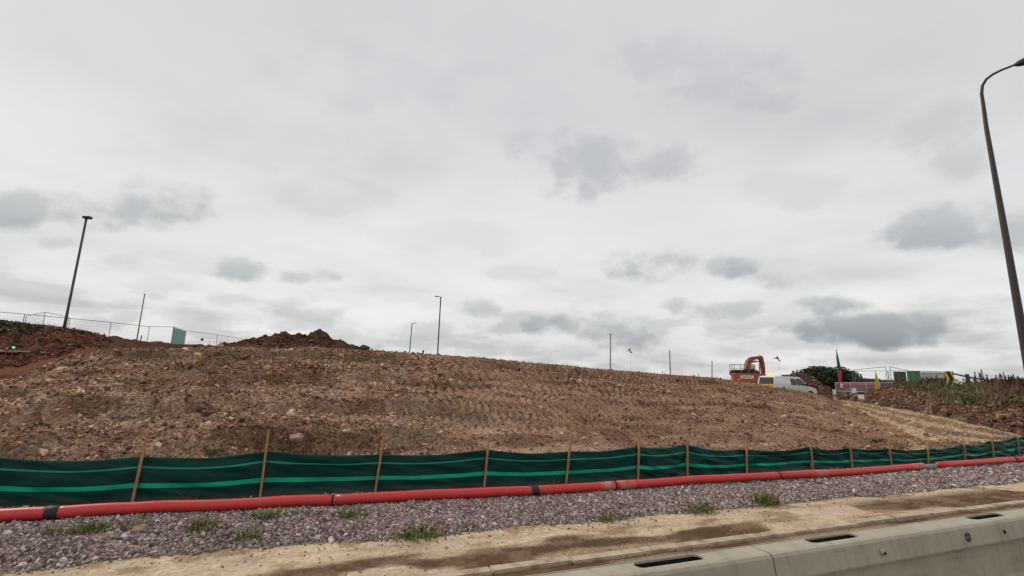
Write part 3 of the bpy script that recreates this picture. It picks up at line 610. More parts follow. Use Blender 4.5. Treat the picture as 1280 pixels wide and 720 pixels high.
for a in stk:
    b = MB(); w = .034; tx = a[2]*1.0; tz = a[3]; y = a[1]-.028
    prof = [(a[0]-w/2, -.3), (a[0]+w/2, -.3)]
    def cs(f): return a[0]+tx*f
    b.add([Vector((cs(z/tz)+sx_*w/2, y+sy*w*.45, z))+off for z in (-.25, tz-.03, tz) for sx_, sy in (((-1,-1),(1,-1),(1,1),(-1,1)) if z < tz else ((-.55,-.6),(.55,-.6),(.55,.6),(-.55,.6)))],
      [(0,1,5,4),(1,2,6,5),(2,3,7,6),(3,0,4,7),(4,5,9,8),(5,6,10,9),(6,7,11,10),(7,4,8,11),(8,9,10,11),(3,2,1,0)])
    b.build('stake', M['timber'], sf)
# ---------------------------------------------------------------- red duct lengths
pc = [(-420,665),(-200,656),(0,647.5),(65,644.5),(200,636.5),(416,628),(540,621.5),(668,616),(768,609.5),(860,602.5),(973,597),(1060,592),(1150,585),(1172,583),(1268,576.5),(1300,574),(1360,569)]
PR = .075
def cpt(x):
    xs_ = [p[0] for p in pc]; y = float(np.interp(x, xs_, [p[1] for p in pc])); p = g(x, y, .085); return Vector((p.x, p.y, gz(p.x, p.y)+PR+.012))
def duct(x0, x1, lab, extra=None, r0=PR):
    n = max(6, int(abs(x1-x0)/12)); pts = [cpt(x0+(x1-x0)*k/n) for k in range(n+1)]
    o0 = pts[0].copy(); o0.z = 0; e = empty('red_duct', o0, 0, lab, 'duct', 'red ducting lengths along the fence')
    sm = [pts[0]]+[(pts[k-1]+pts[k]*2+pts[k+1])/4 for k in range(1, n)]+[pts[-1]]
    b = MB(); b.tube([p-o0 for p in sm], r0, 20); o = b.build('pipe', M['red'], e, True)
    return e, o0
def collar(e, o0, x, w, m, name='coupler', r=PR+.009):
    p = cpt(x); q = cpt(x+6); d = (q-p).normalized(); c = p-o0; b = MB(); b.tube([c-d*w/2, c-d*w*.46, c+d*w*.46, c+d*w/2], [r-.004, r, r, r-.004], 20); b.build(name, m, e, True)
e, o = duct(-420, 64, 'first red duct length at the far left ending in a black coupler'); collar(e, o, 65, .13, M['black'])
e, o = duct(67, 415, 'long red duct length between the black coupler and the dark joint'); collar(e, o, 416, .02, M['slotdark'], 'joint_gap', PR+.002)
e, o = duct(418, 667, 'red duct length in front of the third and fourth stakes'); collar(e, o, 668, .11, M['black'])
e, o = duct(670, 768, 'short red duct length with a scuffed pale end near the fifth stake')
collar(e, o, 758, .30, M['redworn'], 'worn_sleeve', PR+.003); collar(e, o, 768, .02, M['slotdark'], 'joint_gap', PR+.005)
e, o = duct(769, 973, 'red duct length running under the sixth to eighth stakes'); collar(e, o, 782, .35, M['redworn'], 'worn_sleeve', PR+.003); collar(e, o, 973, .03, M['slotdark'], 'joint_gap', PR+.002)
e, o = duct(974, 1148, 'red duct length with dusty pale ends beyond the ninth stake'); collar(e, o, 1022, .5, M['redworn'], 'worn_sleeve', PR+.003); collar(e, o, 1146, .5, M['redworn'], 'worn_sleeve', PR+.003)
e, o = duct(1172, 1267, 'last full red duct length before the right frame edge'); collar(e, o, 1268, .06, M['slotdark'], 'joint_gap', PR+.004)
duct(1269, 1360, 'red duct length leaving the picture at the right edge')
b = MB(); p0, p1 = cpt(1151), cpt(1169); p0.z -= .02; p1.z -= .02; b.tube([p0, (p0+p1)/2, p1], [.05,.055,.05], 12); tag(b.build('pipe_liner', M['concrete'], smooth=True), 'pale grey liner pipe bridging the gap between red ducts', 'pipe')
# ---------------------------------------------------------------- steel safety barrier
prof = [(2.86,.03),(2.80,.10),(2.74,.40),(2.665,.70),(2.66,.815),(2.65,.838),(2.63,.849)]
def barrier(x0, lab, slots, emblem):
    Lg = 5.993; e = empty('steel_barrier', (x0, 2.55, .004), 0, lab, 'barrier', 'steel safety barrier lengths'); bk = [(y-2.55, z) for y, z in prof]
    fr = [(2.485-2.55,.849),(2.462-2.55,.843),(2.448-2.55,.826),(2.428-2.55,.700),(2.430-2.55,.688),(2.475-2.55,.680),(2.465-2.55,.42),(2.40-2.55,.17),(2.24-2.55,.06),(2.24-2.55,.0)]
    b = MB()
    for pr in (bk, fr):
        n = len(pr); q = len(b.v)
        xs_ = [0, Lg]
        b.v += [(x, y, z) for x in xs_ for y, z in pr]; b.f += [(q+i, q+i+1, q+n+i+1, q+n+i) for i in range(n-1)]
    o = b.build('side_panel', M['barrier'], e)
    # top plate with real slots
    bm = bmesh.new(); z = .849; y0, y1 = -.065, .08
    outer = [bm.verts.new(v) for v in ((0,y0,z),(Lg,y0,z),(Lg,y1,z),(0,y1,z))]; ed = [bm.edges.new((outer[i], outer[(i+1) % 4])) for i in range(4)]
    rings = []
    for s in slots:
        ring = []; hl, hw = .25, .046
        for k in range(20):
            a = 2*PI*k/20; cx = (hl-hw)*(1 if math.cos(a) > 1e-6 else -1 if math.cos(a) < -1e-6 else 0)
            ring.append(bm.verts.new((s+cx+hw*1.0*math.cos(a), .012+hw*math.sin(a), z)))
        ed += [bm.edges.new((ring[i], ring[(i+1) % 20])) for i in range(20)]; rings.append(ring)
    bmesh.ops.triangle_fill(bm, use_beauty=True, edges=ed)
    for f in list(bm.faces):
        c = f.calc_center_median()
        for s in slots:
            if abs(c.x-s) < .25 and abs(c.y-.012) < .045 and (abs(c.x-s) < .204 or math.hypot(abs(c.x-s)-.204, c.y-.012) < .0455): bm.faces.remove(f); break
    for ring in rings:
        low = [bm.verts.new((v.co.x, v.co.y, z-.012)) for v in ring]
        for i in range(20): bm.faces.new((ring[i], ring[(i+1) % 20], low[(i+1) % 20], low[i]))
    me = bpy.data.meshes.new('top_plate'); bmesh.ops.recalc_face_normals(bm, faces=bm.faces); bm.to_mesh(me); bm.free(); tp = link('top_plate', me, M['barrier'], e)
    for s in slots:                                 # dark hollow box inside each slot
        b = MB(); b.add([(s-.26,-.036,z-.10),(s+.26,-.036,z-.10),(s+.26,.06,z-.10),(s-.26,.06,z-.10),(s-.26,-.036,z-.014),(s+.26,-.036,z-.014),(s+.26,.06,z-.014),(s-.26,.06,z-.014)], [(0,1,2,3),(0,1,5,4),(2,3,7,6),(1,2,6,5),(0,3,7,4)])
        b.build('slot_recess', M['slotdark'], e)
    b = MB(); b.tube([(.0,.066,z+.0015),(Lg,.066,z+.0015)], .0025, 6); b.build('weld_seam', M['barrier'], e)
    b = MB(); b.box((Lg-.004,0,.45), (.004,.20,.76)); b.build('joint_plate', M['seam'], e)
    for x in emblem:                                # lifting-eye bosses on the sloping face
        b = MB(); b.tube([(x,-.108,.762),(x,-.130,.764)], [.030,.018], 14); f = b.build('boss', M['barrier'], e, True); b = MB(); b.tube([(x+.006,-.124,.757),(x+.006,-.1345,.758)], .011, 10); b.build('bolt_hole', M['slotdark'], f)
    return e
SL = [.72, 2.68, 3.9, 5.27]
def ring_mark(e, x):
    b = MB(); N = 28; c = Vector((x, -.1135, .765)); rr = .036
    for k in range(N):
        if k % 14 in (6, 7): continue
        a0, a1 = 2*PI*k/N, 2*PI*(k+1)/N; v = []
        for a, r_ in ((a0, rr), (a1, rr), (a1, rr-.011), (a0, rr-.011)): v.append(c+Vector((r_*math.cos(a), -.159*(-1)*0-.002-(.0)*r_+(r_*math.sin(a))*.159, r_*math.sin(a))))
        b.add(v, [(0,1,2,3)])
    s = [(-.008,.012),(.009,.012),(.009,.006),(-.001,-.006),(.009,-.006),(.009,-.012),(-.008,-.012),(-.008,-.006),(.001,.006),(-.008,.006)]
    b.add([c+Vector((u*1.4, -.002+w*1.5*.159, w*1.5)) for u, w in s], [tuple(range(len(s)))]); b.build('emblem', M['slotdark'], e)
e1 = barrier(2.84, 'grey steel barrier length with two top slots and a round emblem', SL, [1.05])
ring_mark(e1, 2.12); b = MB(); b.tube([(2.64,-.113,.775),(2.645,-.117,.76),(2.655,-.114,.745)], [.005,.011,.006], 8); b.build('drain_notch', M['slotdark'], e1)
e0 = barrier(2.84-6, 'grey steel barrier length left of the joint, mostly below the frame', SL, [4.9])
barrier(8.84, 'grey steel barrier length beyond the right frame edge', SL, [1.05])
# ---------------------------------------------------------------- lighting columns and masts
def column(px0, py0, px1, py1, r, lab, head='none', rad=(.08, .04), m='darkgalv', name='street_lamp', cat='street lamp'):
    pt = P(px1, py1, r=r); pb = P(px0, py0, r=r); zb = min(gz(pb.x, pb.y)-.3, pb.z)
    # carry the lean of the column down to the ground
    d = (pt-pb); d = d/d.z; base = pb+d*(zb-pb.z); e = empty(name, base, 0, lab, cat, 'lighting columns on the skyline'); top = pt-base
    b = MB(); b.tube([(0,0,0), top*.25, top], [rad[0], rad[0]*.8, rad[1]], 10); b.build('pole', M[m], e, True)
    side = Vector((math.cos(YAW), -math.sin(YAW), 0))
    if head == 'cap': b = MB(); b.box(top+side*.05+Vector((0,0,.05)), (.42,.25,.14), -YAW, None); b.build('lantern', M['dark'], e)
    if head in ('left', 'right'):
        s = -1 if head == 'left' else 1; b = MB(); b.tube([top, top+side*.35*s+Vector((0,0,.04))], .04, 8); b.build('arm', M[m], e)
        b = MB(); b.box(top+side*.62*s+Vector((0,0,.04)), (.62,.26,.11), -YAW); b.build('lantern', M['dark'], e, bevel=.02)
    if head == 'tee': b = MB(); b.box(top+Vector((0,0,.02)), (1.1,.08,.08), -YAW); b.build('crossarm', M[m], e)
    return e
column(80,411,108,273,38,'tall dark leaning mast with a small cap at the upper left','cap',(.085,.06),'darkgalv')
column(171,425,181,367,80,'thin leaning column between the fence panels on the left',rad=(.09,.06))
column(512,440,515,404,100,'short far lamp column left of the taller central one','right',(.13,.10))
column(547,442,551,371,75,'tall slim lamp column with its lantern pointing left','left',(.14,.10))
column(763,462,763,418,95,'grey lamp column with a short crossarm on top','tee',(.17,.13),'galv')
column(838,468,837,438,115,'faint lamp column second right of the crossarm mast',rad=(.15,.11))
column(890,473,890,451,120,'smallest distant lamp column left of the excavator',rad=(.14,.10))
# near curved lamp column on the right
pb = P(1284,450,r=21.5); top0 = P(1233,160,r=21.5); 
def foot():
    d = top0-pb; d /= d.z; return pb+d*(.0-pb.z)
fb = foot(); e = empty('street_lamp', fb, 0, 'tall dark curved lamp column rising at the right edge', 'street lamp')
def Q(x, y, rr=21.5): return P(x, y, r=rr)-fb
pth = [Vector((0,0,-.3)), pb-fb, Q(1258,300), Q(1241,205), Q(1233,160), Q(1229,130), Q(1227,117), Q(1228,107), Q(1233,99), Q(1241,93), Q(1252,87.5), Q(1270,80.5)]
rr = [.12,.11,.088,.07,.06,.052,.047,.043,.041,.039,.036,.033]
b = MB(); b.tube(pth, rr, 16); b.build('pole', mat('bronze_dark_paint', (.05,.042,.04), .5, .2), e, True)
a0, a1 = Q(1268,81.5), Q(1300,70); d = (a1-a0).normalized()
b = MB(); b.tube([a0, a0+d*.08, a0+d*.25, a1-d*.2, a1], [.045,.09,.13,.12,.05], 14); o = b.build('lantern', M['dark'], e, True)
# ---------------------------------------------------------------- mesh fence panels
def fpanel(p0, p1, lab, h=2.0, sheet=None, sign=False, group='wire mesh site fence panels', skew=0.0, wires=True):
    """p0,p1: feet of the two posts."""
    p0 = Vector(p0); p1 = Vector(p1); e = empty('fence_panel', p0, 0, lab, 'fence panel', group); v = p1-p0; L_ = v.length; up = Vector((0,0,h)); top = up
    b = MB(); b.tube([Vector((0,0,0)), up], .022, 8); b.tube([v, v+up], .022, 8); b.tube([up, v+up], .02, 8); b.tube([Vector((0,0,.15)), v+Vector((0,0,.15))], .02, 8); b.build('frame', M['galv'], e)
    if wires:
        b = MB(); n = int(L_/.15)
        for k in range(1, n): q = v*(k/n); b.tube([q+Vector((0,0,.15)), q+up], .0028, 3, False)
        for k in range(1, 9): z = Vector((0,0,.15+(h-.15)*k/9)); b.tube([z, v+z], .0028, 3, False)
        b.build('wire_mesh', M['galv'], e)
    b = MB(); a = math.atan2(v.y, v.x)
    for q in (Vector((0,0,0)), v): b = MB(); b.box(q+Vector((0,0,.03)), (.25,.7,.13), a); b.build('foot', M['concrete'], e, bevel=.02)
    if sheet: b = MB(); nrm = Vector((-v.y, v.x, 0)).normalized()*-.03; b.add([nrm+Vector((0,0,.2)), v+nrm+Vector((0,0,.2)), v+nrm+up*.97, nrm+up*.97], [(0,1,2,3)]); o = b.build('sheet', M[sheet], e); o.modifiers.new('t', 'SOLIDIFY').thickness = .01
    if sign: b = MB(); nrm = Vector((v.y, -v.x, 0)).normalized()*.04; c = v*sign+nrm+Vector((0,0,h*.66)); b.box(c, (.42,.012,.26), a); b.build('sign_plate', M['dark'], e)
def toppt(px_, py_, r, h=2.0): p = P(px_, py_, r=r); p.z -= h; return p
L1 = [(-90,382,45.0),(-30,387.5,45.0),(31,392.7,45.2),(88,398,46.2),(139,403,48),(187,408.3,50.5)]
nm = ['mesh fence panel outside the left edge of the picture','mesh fence panel at the far left edge','mesh fence panel just left of the tall leaning mast','mesh fence panel right of the tall leaning mast','mesh fence panel crossed by the thin leaning column','']
for i in range(5): fpanel(toppt(*L1[i]), toppt(*L1[i+1]), nm[i], sign=(.65 if i == 1 else False))
fpanel(toppt(187,408.3,50.5), toppt(218,408.6,52), 'mesh fence panel left of the green sheeted panel')
fpanel(toppt(217,408.5,50), toppt(232,413.5,56), 'mesh fence panel covered with pale green sheet', sheet='teal')
fpanel(toppt(233,413.5,56), toppt(272,418.3,60), 'mesh fence panel carrying a small black sign by the soil heap', sign=.5)
fpanel(toppt(272,418.3,60), toppt(303,423.5,63), 'mesh fence panel disappearing behind the soil heap')
fpanel(toppt(236,427.5,78,1.2), toppt(262,427,79,1.2), 'low far rail panel left, behind the sign bearing panel', h=1.2, group='low far fence panels')
fpanel(toppt(262,427,79,1.2), toppt(284,427.3,80,1.2), 'low far rail panel right, next to the soil heap', h=1.2, group='low far fence panels')
# raking brace panel left of the mast
fpanel(toppt(33,395,47.5), toppt(57,388.5,50,2.1), 'tilted mesh panel rising to the peaked post on the left'); fpanel(toppt(57,388.5,50,2.1), toppt(86,396.5,49), 'tilted mesh panel falling from the peaked post on the left')
# right-hand panels
fpanel(toppt(1065,462.5,50), toppt(1107,458.5,47), 'mesh fence panel with raking top behind the yellow flag'); fpanel(toppt(1068,463.8,54), toppt(1109.5,463.6,53), 'level mesh fence panel behind the raking one')
fpanel(toppt(1112,458.5,47), toppt(1135,463.0,50), 'mesh fence panel dropping to the right before the brown container')
fpanel(toppt(1110,463.4,53), toppt(1147,463.7,51), 'level mesh fence panel in front of the green container'); fpanel(toppt(1147,463.7,51), toppt(1183,464.8,49), 'level mesh fence panel ending at the chevron board')
# ---------------------------------------------------------------- little markers on the crest
def post(px_, topy, r, h, lab, m='timber', rad=.03, lean=0):
    p = P(px_, topy, r=r); b = MB(); b.tube([(0,0,-.3),(lean,0,h-.02),(lean,0,h)], [rad,rad,rad*.5], 8); o = b.build('marker_post', M[m]); o.location = (p.x, p.y, p.z-h); tag(o, lab, 'post', 'small marker posts on the crest')
post(601,446,31,.6,'stubby dark post on the crest left of centre','dark',.03); post(604,447.5,31,.5,'second stubby post beside the first, left of centre','dark',.02,.1)
post(650,450,40,1.0,'white slim post on the crest at the centre','white',.03); post(828,463,45,1.0,'thin post left of the faint lamp column','darkgalv',.03); post(831,464,45,.9,'thinner post touching the faint lamp column','darkgalv',.02)
post(873,466,45,1.0,'thin grey post right of the faint lamp column','galv',.025)
post(177,419,60,1.0,'short dark post behind the thin leaning column','dark',.05); post(527,437.5,40,.7,'crooked dark stub right of the short lamp column','dark',.07,.15)
# cone-like spike
for x, y, r, l in [(131,415.5,43,'dark slim cone standing on the left crest')]:
    p = P(x, y, r=r); b = MB(); b.tube([(0,0,0),(0,0,.06)], .19, 12); b.tube([(0,0,.06),(0,0,.9)], [.12,.02], 12); o = b.build('traffic_cone', M['dark']); o.location = p-Vector((0,0,.95)); tag(o, l, 'cone')
# flags on thin lines
def pennant(px_, py_, r, lab, tilt):
    p = P(px_, py_, r=r); zb = gz(p.x, p.y); e = empty('pennant', (p.x, p.y, zb), -YAW, lab, 'flag', 'height warning pennants'); z = p.z-zb
    b = MB(); b.tube([(0,0,-.1),(0,0,z+.2)], .010, 5); b.build('pole', M['rope'], e)
    b = MB(); b.add([(0,0,z+.2),(.0,0,z-.32),(-.25,.05,z-.12),(-.62,.12,z-.42+tilt)], [(0,1,2),(0,2,3)]); o = b.build('flag', M['redpaint'], e); o.modifiers.new('t','SOLIDIFY').thickness = .01
    b = MB(); b.add([(.02,0,z-.15),(.02,0,z-.45),(.3,.05,z-.42)], [(0,1,2)]); o = b.build('flag_tail', M['orange'], e); o.modifiers.new('t','SOLIDIFY').thickness = .01
pennant(788,437,62,'small red pennant floating above the crest right of the crossarm mast',.1); pennant(973,447,66,'small red pennant above the excavator and pickup',.25)
# ---------------------------------------------------------------- excavator
ep = P(932, 480.5, r=53); ex = empty('excavator', (ep.x, ep.y, gz(ep.x, ep.y)), 0, 'orange excavator with raised dull red boom behind the crest', 'excavator')
G = Vector((0, 0, ep.z-gz(ep.x, ep.y)-1.0))         # undercarriage sits so the deck is a metre up
ex.location.z += G.z+.12
az0 = math.atan2(ep.x, ep.y); ex.rotation_euler.z = -az0+R(14)      # local -Y faces the camera (rear of machine)
b = MB(); b.prism([(-1.42,1.05),(-1.46,1.25),(-1.44,1.82),(-1.38,1.90),(1.38,1.90),(1.44,1.82),(1.46,1.25),(1.42,1.05)], -1.65, -.95); b.build('counterweight', M['orange'], ex, bevel=.05)
b = MB(); b.box((0,1.0,1.18), (2.6,3.7,.28)); b.build('deck', M['boom'], ex, bevel=.03)
b = MB(); b.box((-.1,-.1,1.95), (2.4,1.6,.62)); b.build('engine_cover', M['black'], ex, bevel=.12)
b = MB(); b.box((-.25,-1.655,1.56), (1.15,.01,.28)); pl = b.build('name_plate', M['white'], ex)
b = MB(); b.box((-.25,-1.662,1.56), (.92,.006,.07)); b.build('lettering', M['darkgalv'], pl)
for x in (-1.0, .85): b = MB(); b.box((x,-1.66,1.3), (.3,.012,.12)); b.build('reflector', M['yellow'], ex)
b = MB(); RT = 2.75
for x0, x1, y0, y1 in ((-1.28,.55,-1.45,-1.45),(-1.28,-1.28,-1.45,.4),(.55,.55,-1.45,.3)):
    b.tube([(x0,y0,RT),(x1,y1,RT)], .025, 6); b.tube([(x0,y0,2.35),(x1,y1,2.35)], .02, 6)
for x, y in ((-1.28,-1.45),(-.7,-1.45),(0,-1.45),(.55,-1.45),(-1.28,.4),(.55,.3),(-1.28,-.5)): b.tube([(x,y,1.85),(x,y,RT)], .025, 6)
b.build('handrail', M['galv'], ex)
b = MB(); b.box((-.2,2.0,1.8), (1.0,1.6,1.0)); cb = b.build('cab', M['orange'], ex, bevel=.08)
b = MB(); b.box((-.2,1.18,2.0), (.75,.03,.4)); b.box((-.71,2.0,2.0), (.03,1.2,.45)); b.build('window', M['glass'], cb)
def beam(pts, wid, thick, name, m):               # polyline in the YZ plane, wid across X
    b = MB(); pts = [Vector((0, y, z)) for y, z in pts]; vs = []
    for i, p in enumerate(pts):
        t = (pts[min(i+1, len(pts)-1)]-pts[max(i-1, 0)]).normalized(); n = Vector((0, -t.z, t.y))*thick[i]/2
        vs += [p+n+Vector((s*wid/2, 0, 0)) for s in (-1, 1)]+[p-n+Vector((s*wid/2, 0, 0)) for s in (1, -1)]
    fs = [(4*i+k, 4*i+(k+1) % 4, 4*i+4+(k+1) % 4, 4*i+4+k) for i in range(len(pts)-1) for k in range(4)]+[(3,2,1,0), tuple(4*(len(pts)-1)+k for k in range(4))]
    b.add(vs, fs); return b
bs = empty('boom_pivot', (.75,.9,0)); bs.parent = ex; bs.rotation_euler.z = R(-57)   # slewed boom swings out to the right
bs.name = 'boom_assembly'
o = beam([(-.5,1.6),(-.5,2.4),(-.25,3.05),(.2,3.42),(.8,3.55),(1.4,3.5)], .42, [.40,.44,.44,.36,.28,.24], 'boom', 0).build('boom', M['boom'], bs, bevel=.03)
o = beam([(1.25,3.72),(1.5,3.6),(1.65,2.9),(1.7,2.4),(1.6,1.2)], .36, [.22,.38,.36,.3,.22], 'stick', 0).build('stick', M['boom'], bs, bevel=.03)
for pts_, rr_ in (([(0,.2,3.1),(0,.82,3.2),(0,.85,3.2),(0,1.5,3.1)], [.1,.1,.06,.06]), ([(0,1.3,3.0),(0,1.15,1.5)], [.06,.06]), ([(0,.1,3.0),(0,.3,1.9)], [.07,.07])):
    b = MB(); b.tube(pts_, rr_, 10); b.build('hydraulic_ram', M['galv'], bs)
b = MB(); b.prism([(-.3,0),(.3,0),(.3,.1),(-.3,.1)], 0, .01); b = MB()
pr = [(1.9,1.3),(1.3,1.25),(1.0,.8),(1.1,.35),(1.6,.2),(1.7,.4),(1.4,.5),(1.3,.8),(1.5,1.05),(1.9,1.1)]
n = len(pr); b.v = [(-.55, y, z) for y, z in pr]+[(.55, y, z) for y, z in pr]; b.f = [(i, (i+1) % n, n+(i+1) % n, n+i) for i in range(n)]+[tuple(range(n))[::-1], tuple(range(n, 2*n))]
b.build('bucket', M['dark'], bs)
b = MB(); b.box((.75,.4,2.2), (.5,.5,.9)); b.build('boom_bracket', M['boom'], ex, bevel=.03); b = MB(); b.box((.80,.1,2.55), (.42,.06,.38)); b.build('warning_panel', M['yellow'], ex)
for s in (-1, 1):
    b = MB(); n = 24; pr = []
    for k in range(n):
        a = 2*PI*k/n; pr.append((1.7*max(-1, min(1, 1.35*math.cos(a)))+.0, .42+.42*math.sin(a)))
    x0, x1 = s*1.05-.28, s*1.05+.28; b.v = [(x0, y+.6, z) for y, z in pr]+[(x1, y+.6, z) for y, z in pr]; b.f = [(i, (i+1) % n, n+(i+1) % n, n+i) for i in range(n)]+[tuple(range(n))[::-1], tuple(range(n, 2*n))]
    b.build('crawler_track', M['dark'], ex)
# ---------------------------------------------------------------- white pickup with canopy
vp = P(957.5, 484, r=44.5); vz = .97; vn_ = empty('pickup_truck', (vp.x, vp.y, vz), 0, 'white pickup with boxy canopy and amber roof beacon behind the crest', 'pickup truck')
vn_.rotation_euler.z = R(-16)                        # local +Y is forward
vn_.rotation_euler.z = -math.atan2(vp.x, vp.y)+R(-39); 
def prof_yz(pr, x0, x1):
    b = MB(); n = len(pr); b.v = [(x0, y, z) for y, z in pr]+[(x1, y, z) for y, z in pr]; b.f = [(i, (i+1) % n, n+(i+1) % n, n+i) for i in range(n)]+[tuple(range(n))[::-1], tuple(range(n, 2*n))]; return b
W = .88
def loft(rows):                                      # rows: (y, z, halfwidth)
    b = MB(); n = len(rows); b.v = [(-w, y, z) for y, z, w in rows]+[(w, y, z) for y, z, w in rows]; b.f = [(i, (i+1) % n, n+(i+1) % n, n+i) for i in range(n)]+[tuple(range(n))[::-1], tuple(range(n, 2*n))]; return b
body = [(0,.45,.86),(0,.95,.89),(.0,1.12,.89),(3.45,1.12,.89),(4.4,1.04,.84),(4.88,.93,.80),(5.02,.78,.78),(5.02,.42,.78),(4.5,.38,.86),(.4,.38,.86)]
loft(body).build('body', M['white'], vn_, bevel=.04)
can = [(.05,1.13,.86),(.10,1.45,.82),(.18,1.80,.76),(.28,1.86,.70),(2.9,1.84,.70),(3.25,1.76,.70),(3.95,1.13,.80)]
cn = loft(can).build('cab_and_canopy', M['white'], vn_, bevel=.05)
def quad(vs, nm, m, par, th=.012):
    b = MB(); b.add(vs, [tuple(range(len(vs)))]); o = b.build(nm, m, par); o.modifiers.new('t', 'SOLIDIFY').thickness = th; return o
def hw(z): return .86+(z-1.13)*(-.10/.67)+.012
quad([(-.66,.055-.0,1.22),(.66,.055,1.22),(.62,.15,1.74),(-.62,.15,1.74)], 'rear_window', M['glass'], vn_, .03)
for s in (-1, 1):
    quad([(s*hw(1.2),1.9,1.2),(s*hw(1.2),2.55,1.2),(s*hw(1.7),2.35,1.7),(s*hw(1.7),1.9,1.7)], 'side_window', M['glass'], vn_); quad([(s*hw(1.2),2.66,1.2),(s*hw(1.2),3.55,1.2),(s*hw(1.68),3.08,1.68),(s*hw(1.7),2.5,1.7)], 'side_window', M['glass'], vn_)
    b = MB(); b.box((s*1.0,3.45,1.22), (.2,.12,.2)); b.build('wing_mirror', M['black'], vn_, bevel=.03)
    for y in (.95, 4.05):
        b = MB(); b.tube([(s*.66,y,.38),(s*.92,y,.38)], .38, 24); t_ = b.build('wheel', M['black'], vn_); b = MB(); b.tube([(s*.9,y,.38),(s*.935,y,.38)], .22, 16); b.build('hub', M['galv'], t_)
quad([(-.70,3.93,1.17),(.70,3.93,1.17),(.62,3.33,1.73),(-.62,3.33,1.73)], 'windscreen', M['glass'], vn_, .02)
b = MB()
for k in range(6):
    x0 = -.8+k*.27; s = 1 if x0 < -.02 else -1; b.add([(x0,-.012,.70),(x0+.15,-.012,.70),(x0+.15+.1*s,-.012,1.08),(x0+.1*s,-.012,1.08)], [(0,1,2,3)])
o = b.build('chevron_marking', M['yellow'], vn_); o.modifiers.new('t','SOLIDIFY').thickness = .008
b = MB(); b.box((0,-.02,1.14), (1.5,.03,.10)); b.build('tail_strip', M['yellow'], vn_)
b = MB(); b.tube([(.0,.6,1.86),(.0,.6,1.90),(.0,.6,2.06),(0,.6,2.10)], [.13,.17,.15,.05], 16); b.build('beacon', M['amber'], vn_, True)
# ---------------------------------------------------------------- feather flags
def feather(px_, topy, boty, r, lab, m1, m2, w=.5, split=.52, name='feather_flag'):
    p = P(px_, boty, r=r); h = P(px_, topy, r=r).z-p.z; e = empty(name, p, -YAW-.15, lab, 'flag')
    b = MB(); b.tube([(0,0,-.4),(0,0,h*.8),(.06,0,h*.97),(.2,0,h)], [.03,.02,.012,.01], 8); b.build('pole', M['galv'], e)
    def edge(t): return .10*0+w*(1-max(0, (t-.3)/.7)**4.0)*min(1, (.6+t*.9))
    for nm_, m_, t0, t1 in (('lower_cloth', m2, .10, split), ('upper_cloth', m1, split, 1.0)):
        b = MB(); n = 14; vs = []
        for k in range(n+1):
            t = t0+(t1-t0)*k/n; vs += [(.02,.0,h*t),(.02+edge(t)*.5,.05*math.sin(t*9),h*t),(.02+edge(t),.09*math.sin(t*9+1),h*t)]
        b.add(vs, [(3*k+q, 3*k+q+1, 3*k+q+4, 3*k+q+3) for k in range(n) for q in (0, 1)]); o = b.build(nm_, M[m_], e, True); o.modifiers.new('t','SOLIDIFY').thickness = .008
    return e, h
ef, fh = feather(1050,437,491,52,'tall feather flag, dark green above and red below, beside the trees','flaggreen','redpaint',.27)
b = MB(); b.add([(.06,-.03,fh*.12),(.24,-.03,fh*.12),(.30,-.03,fh*.2),(.1,-.03,fh*.24)], [(0,1,2,3)]); o = b.build('white_emblem', M['white'], ef); o.modifiers.new('t','SOLIDIFY').thickness = .012
# yellow narrow flag
p = P(1097,488,r=46); e = empty('feather_flag', p, -YAW, 'slim yellow tapering flag in front of the mesh panels', 'flag')
b = MB(); h = P(1097,463,r=46).z-p.z; b.tube([(0,0,-.3),(0,0,h)], .02, 6); b.build('pole', M['galv'], e)
b = MB(); b.add([(-.18,0,.1),(.22,.04,.0),(.20,.03,h*.45),(.10,.02,h*.75),(.0,0,h),(-.08,0,h*.6)], [(0,1,2,3,4,5)]); o = b.build('cloth', M['yellow'], e); o.modifiers.new('t','SOLIDIFY').thickness = .01
# ---------------------------------------------------------------- pedestrian barriers
def pbar():
    e = empty('pedestrian_barrier', (0,0,0)); b = MB(); b.tube([(0,0,.05),(0,0,1.0)], .035, 8); b.tube([(2,0,.05),(2,0,1.0)], .035, 8); b.tube([(0,0,1.0),(2,0,1.0)], .035, 8); b.tube([(0,0,.18),(2,0,.18)], .03, 8); b.build('frame', M['cabin'], e)
    b = MB()
    for k in range(1, 12): b.box((k*2/12,0,.58), (.075,.03,.78))
    b.build('slat', M['purple'], e); b = MB(); b.box((1,-.03,.86), (1.9,.02,.09)); b.build('reflective_board', M['pink'], e)
    b = MB(); 
    for x in (.25, 1.75): b = MB(); b.box((x,0,.03), (.1,.5,.06)); b.build('foot', M['black'], e)
    return e
pb0 = None
for i, (x0, x1, r0, lab) in enumerate([(1044,1062,60,'pedestrian barrier behind the feather flag foot, leftmost of its row'),(1063,1081,58,'pedestrian barrier just right of the feather flag'),(1082,1100,56,'pedestrian barrier behind the yellow flag'),(1100,1118,54,'pedestrian barrier at the right end meeting the red mound')]):
    a = P(x0, 478.5+.02*i, r=r0); c = P(x1, 478.6, r=r0-1.5); q = pb0 if pb0 and i else None
    if pb0 is None: pb0 = q = pbar()
    else: q = copy_tree(pb0)
    q.location = (a.x, a.y, a.z-1.0); q.rotation_euler.z = math.atan2(c.y-a.y, c.x-a.x); tag(q, lab, 'barrier', 'pedestrian barriers')
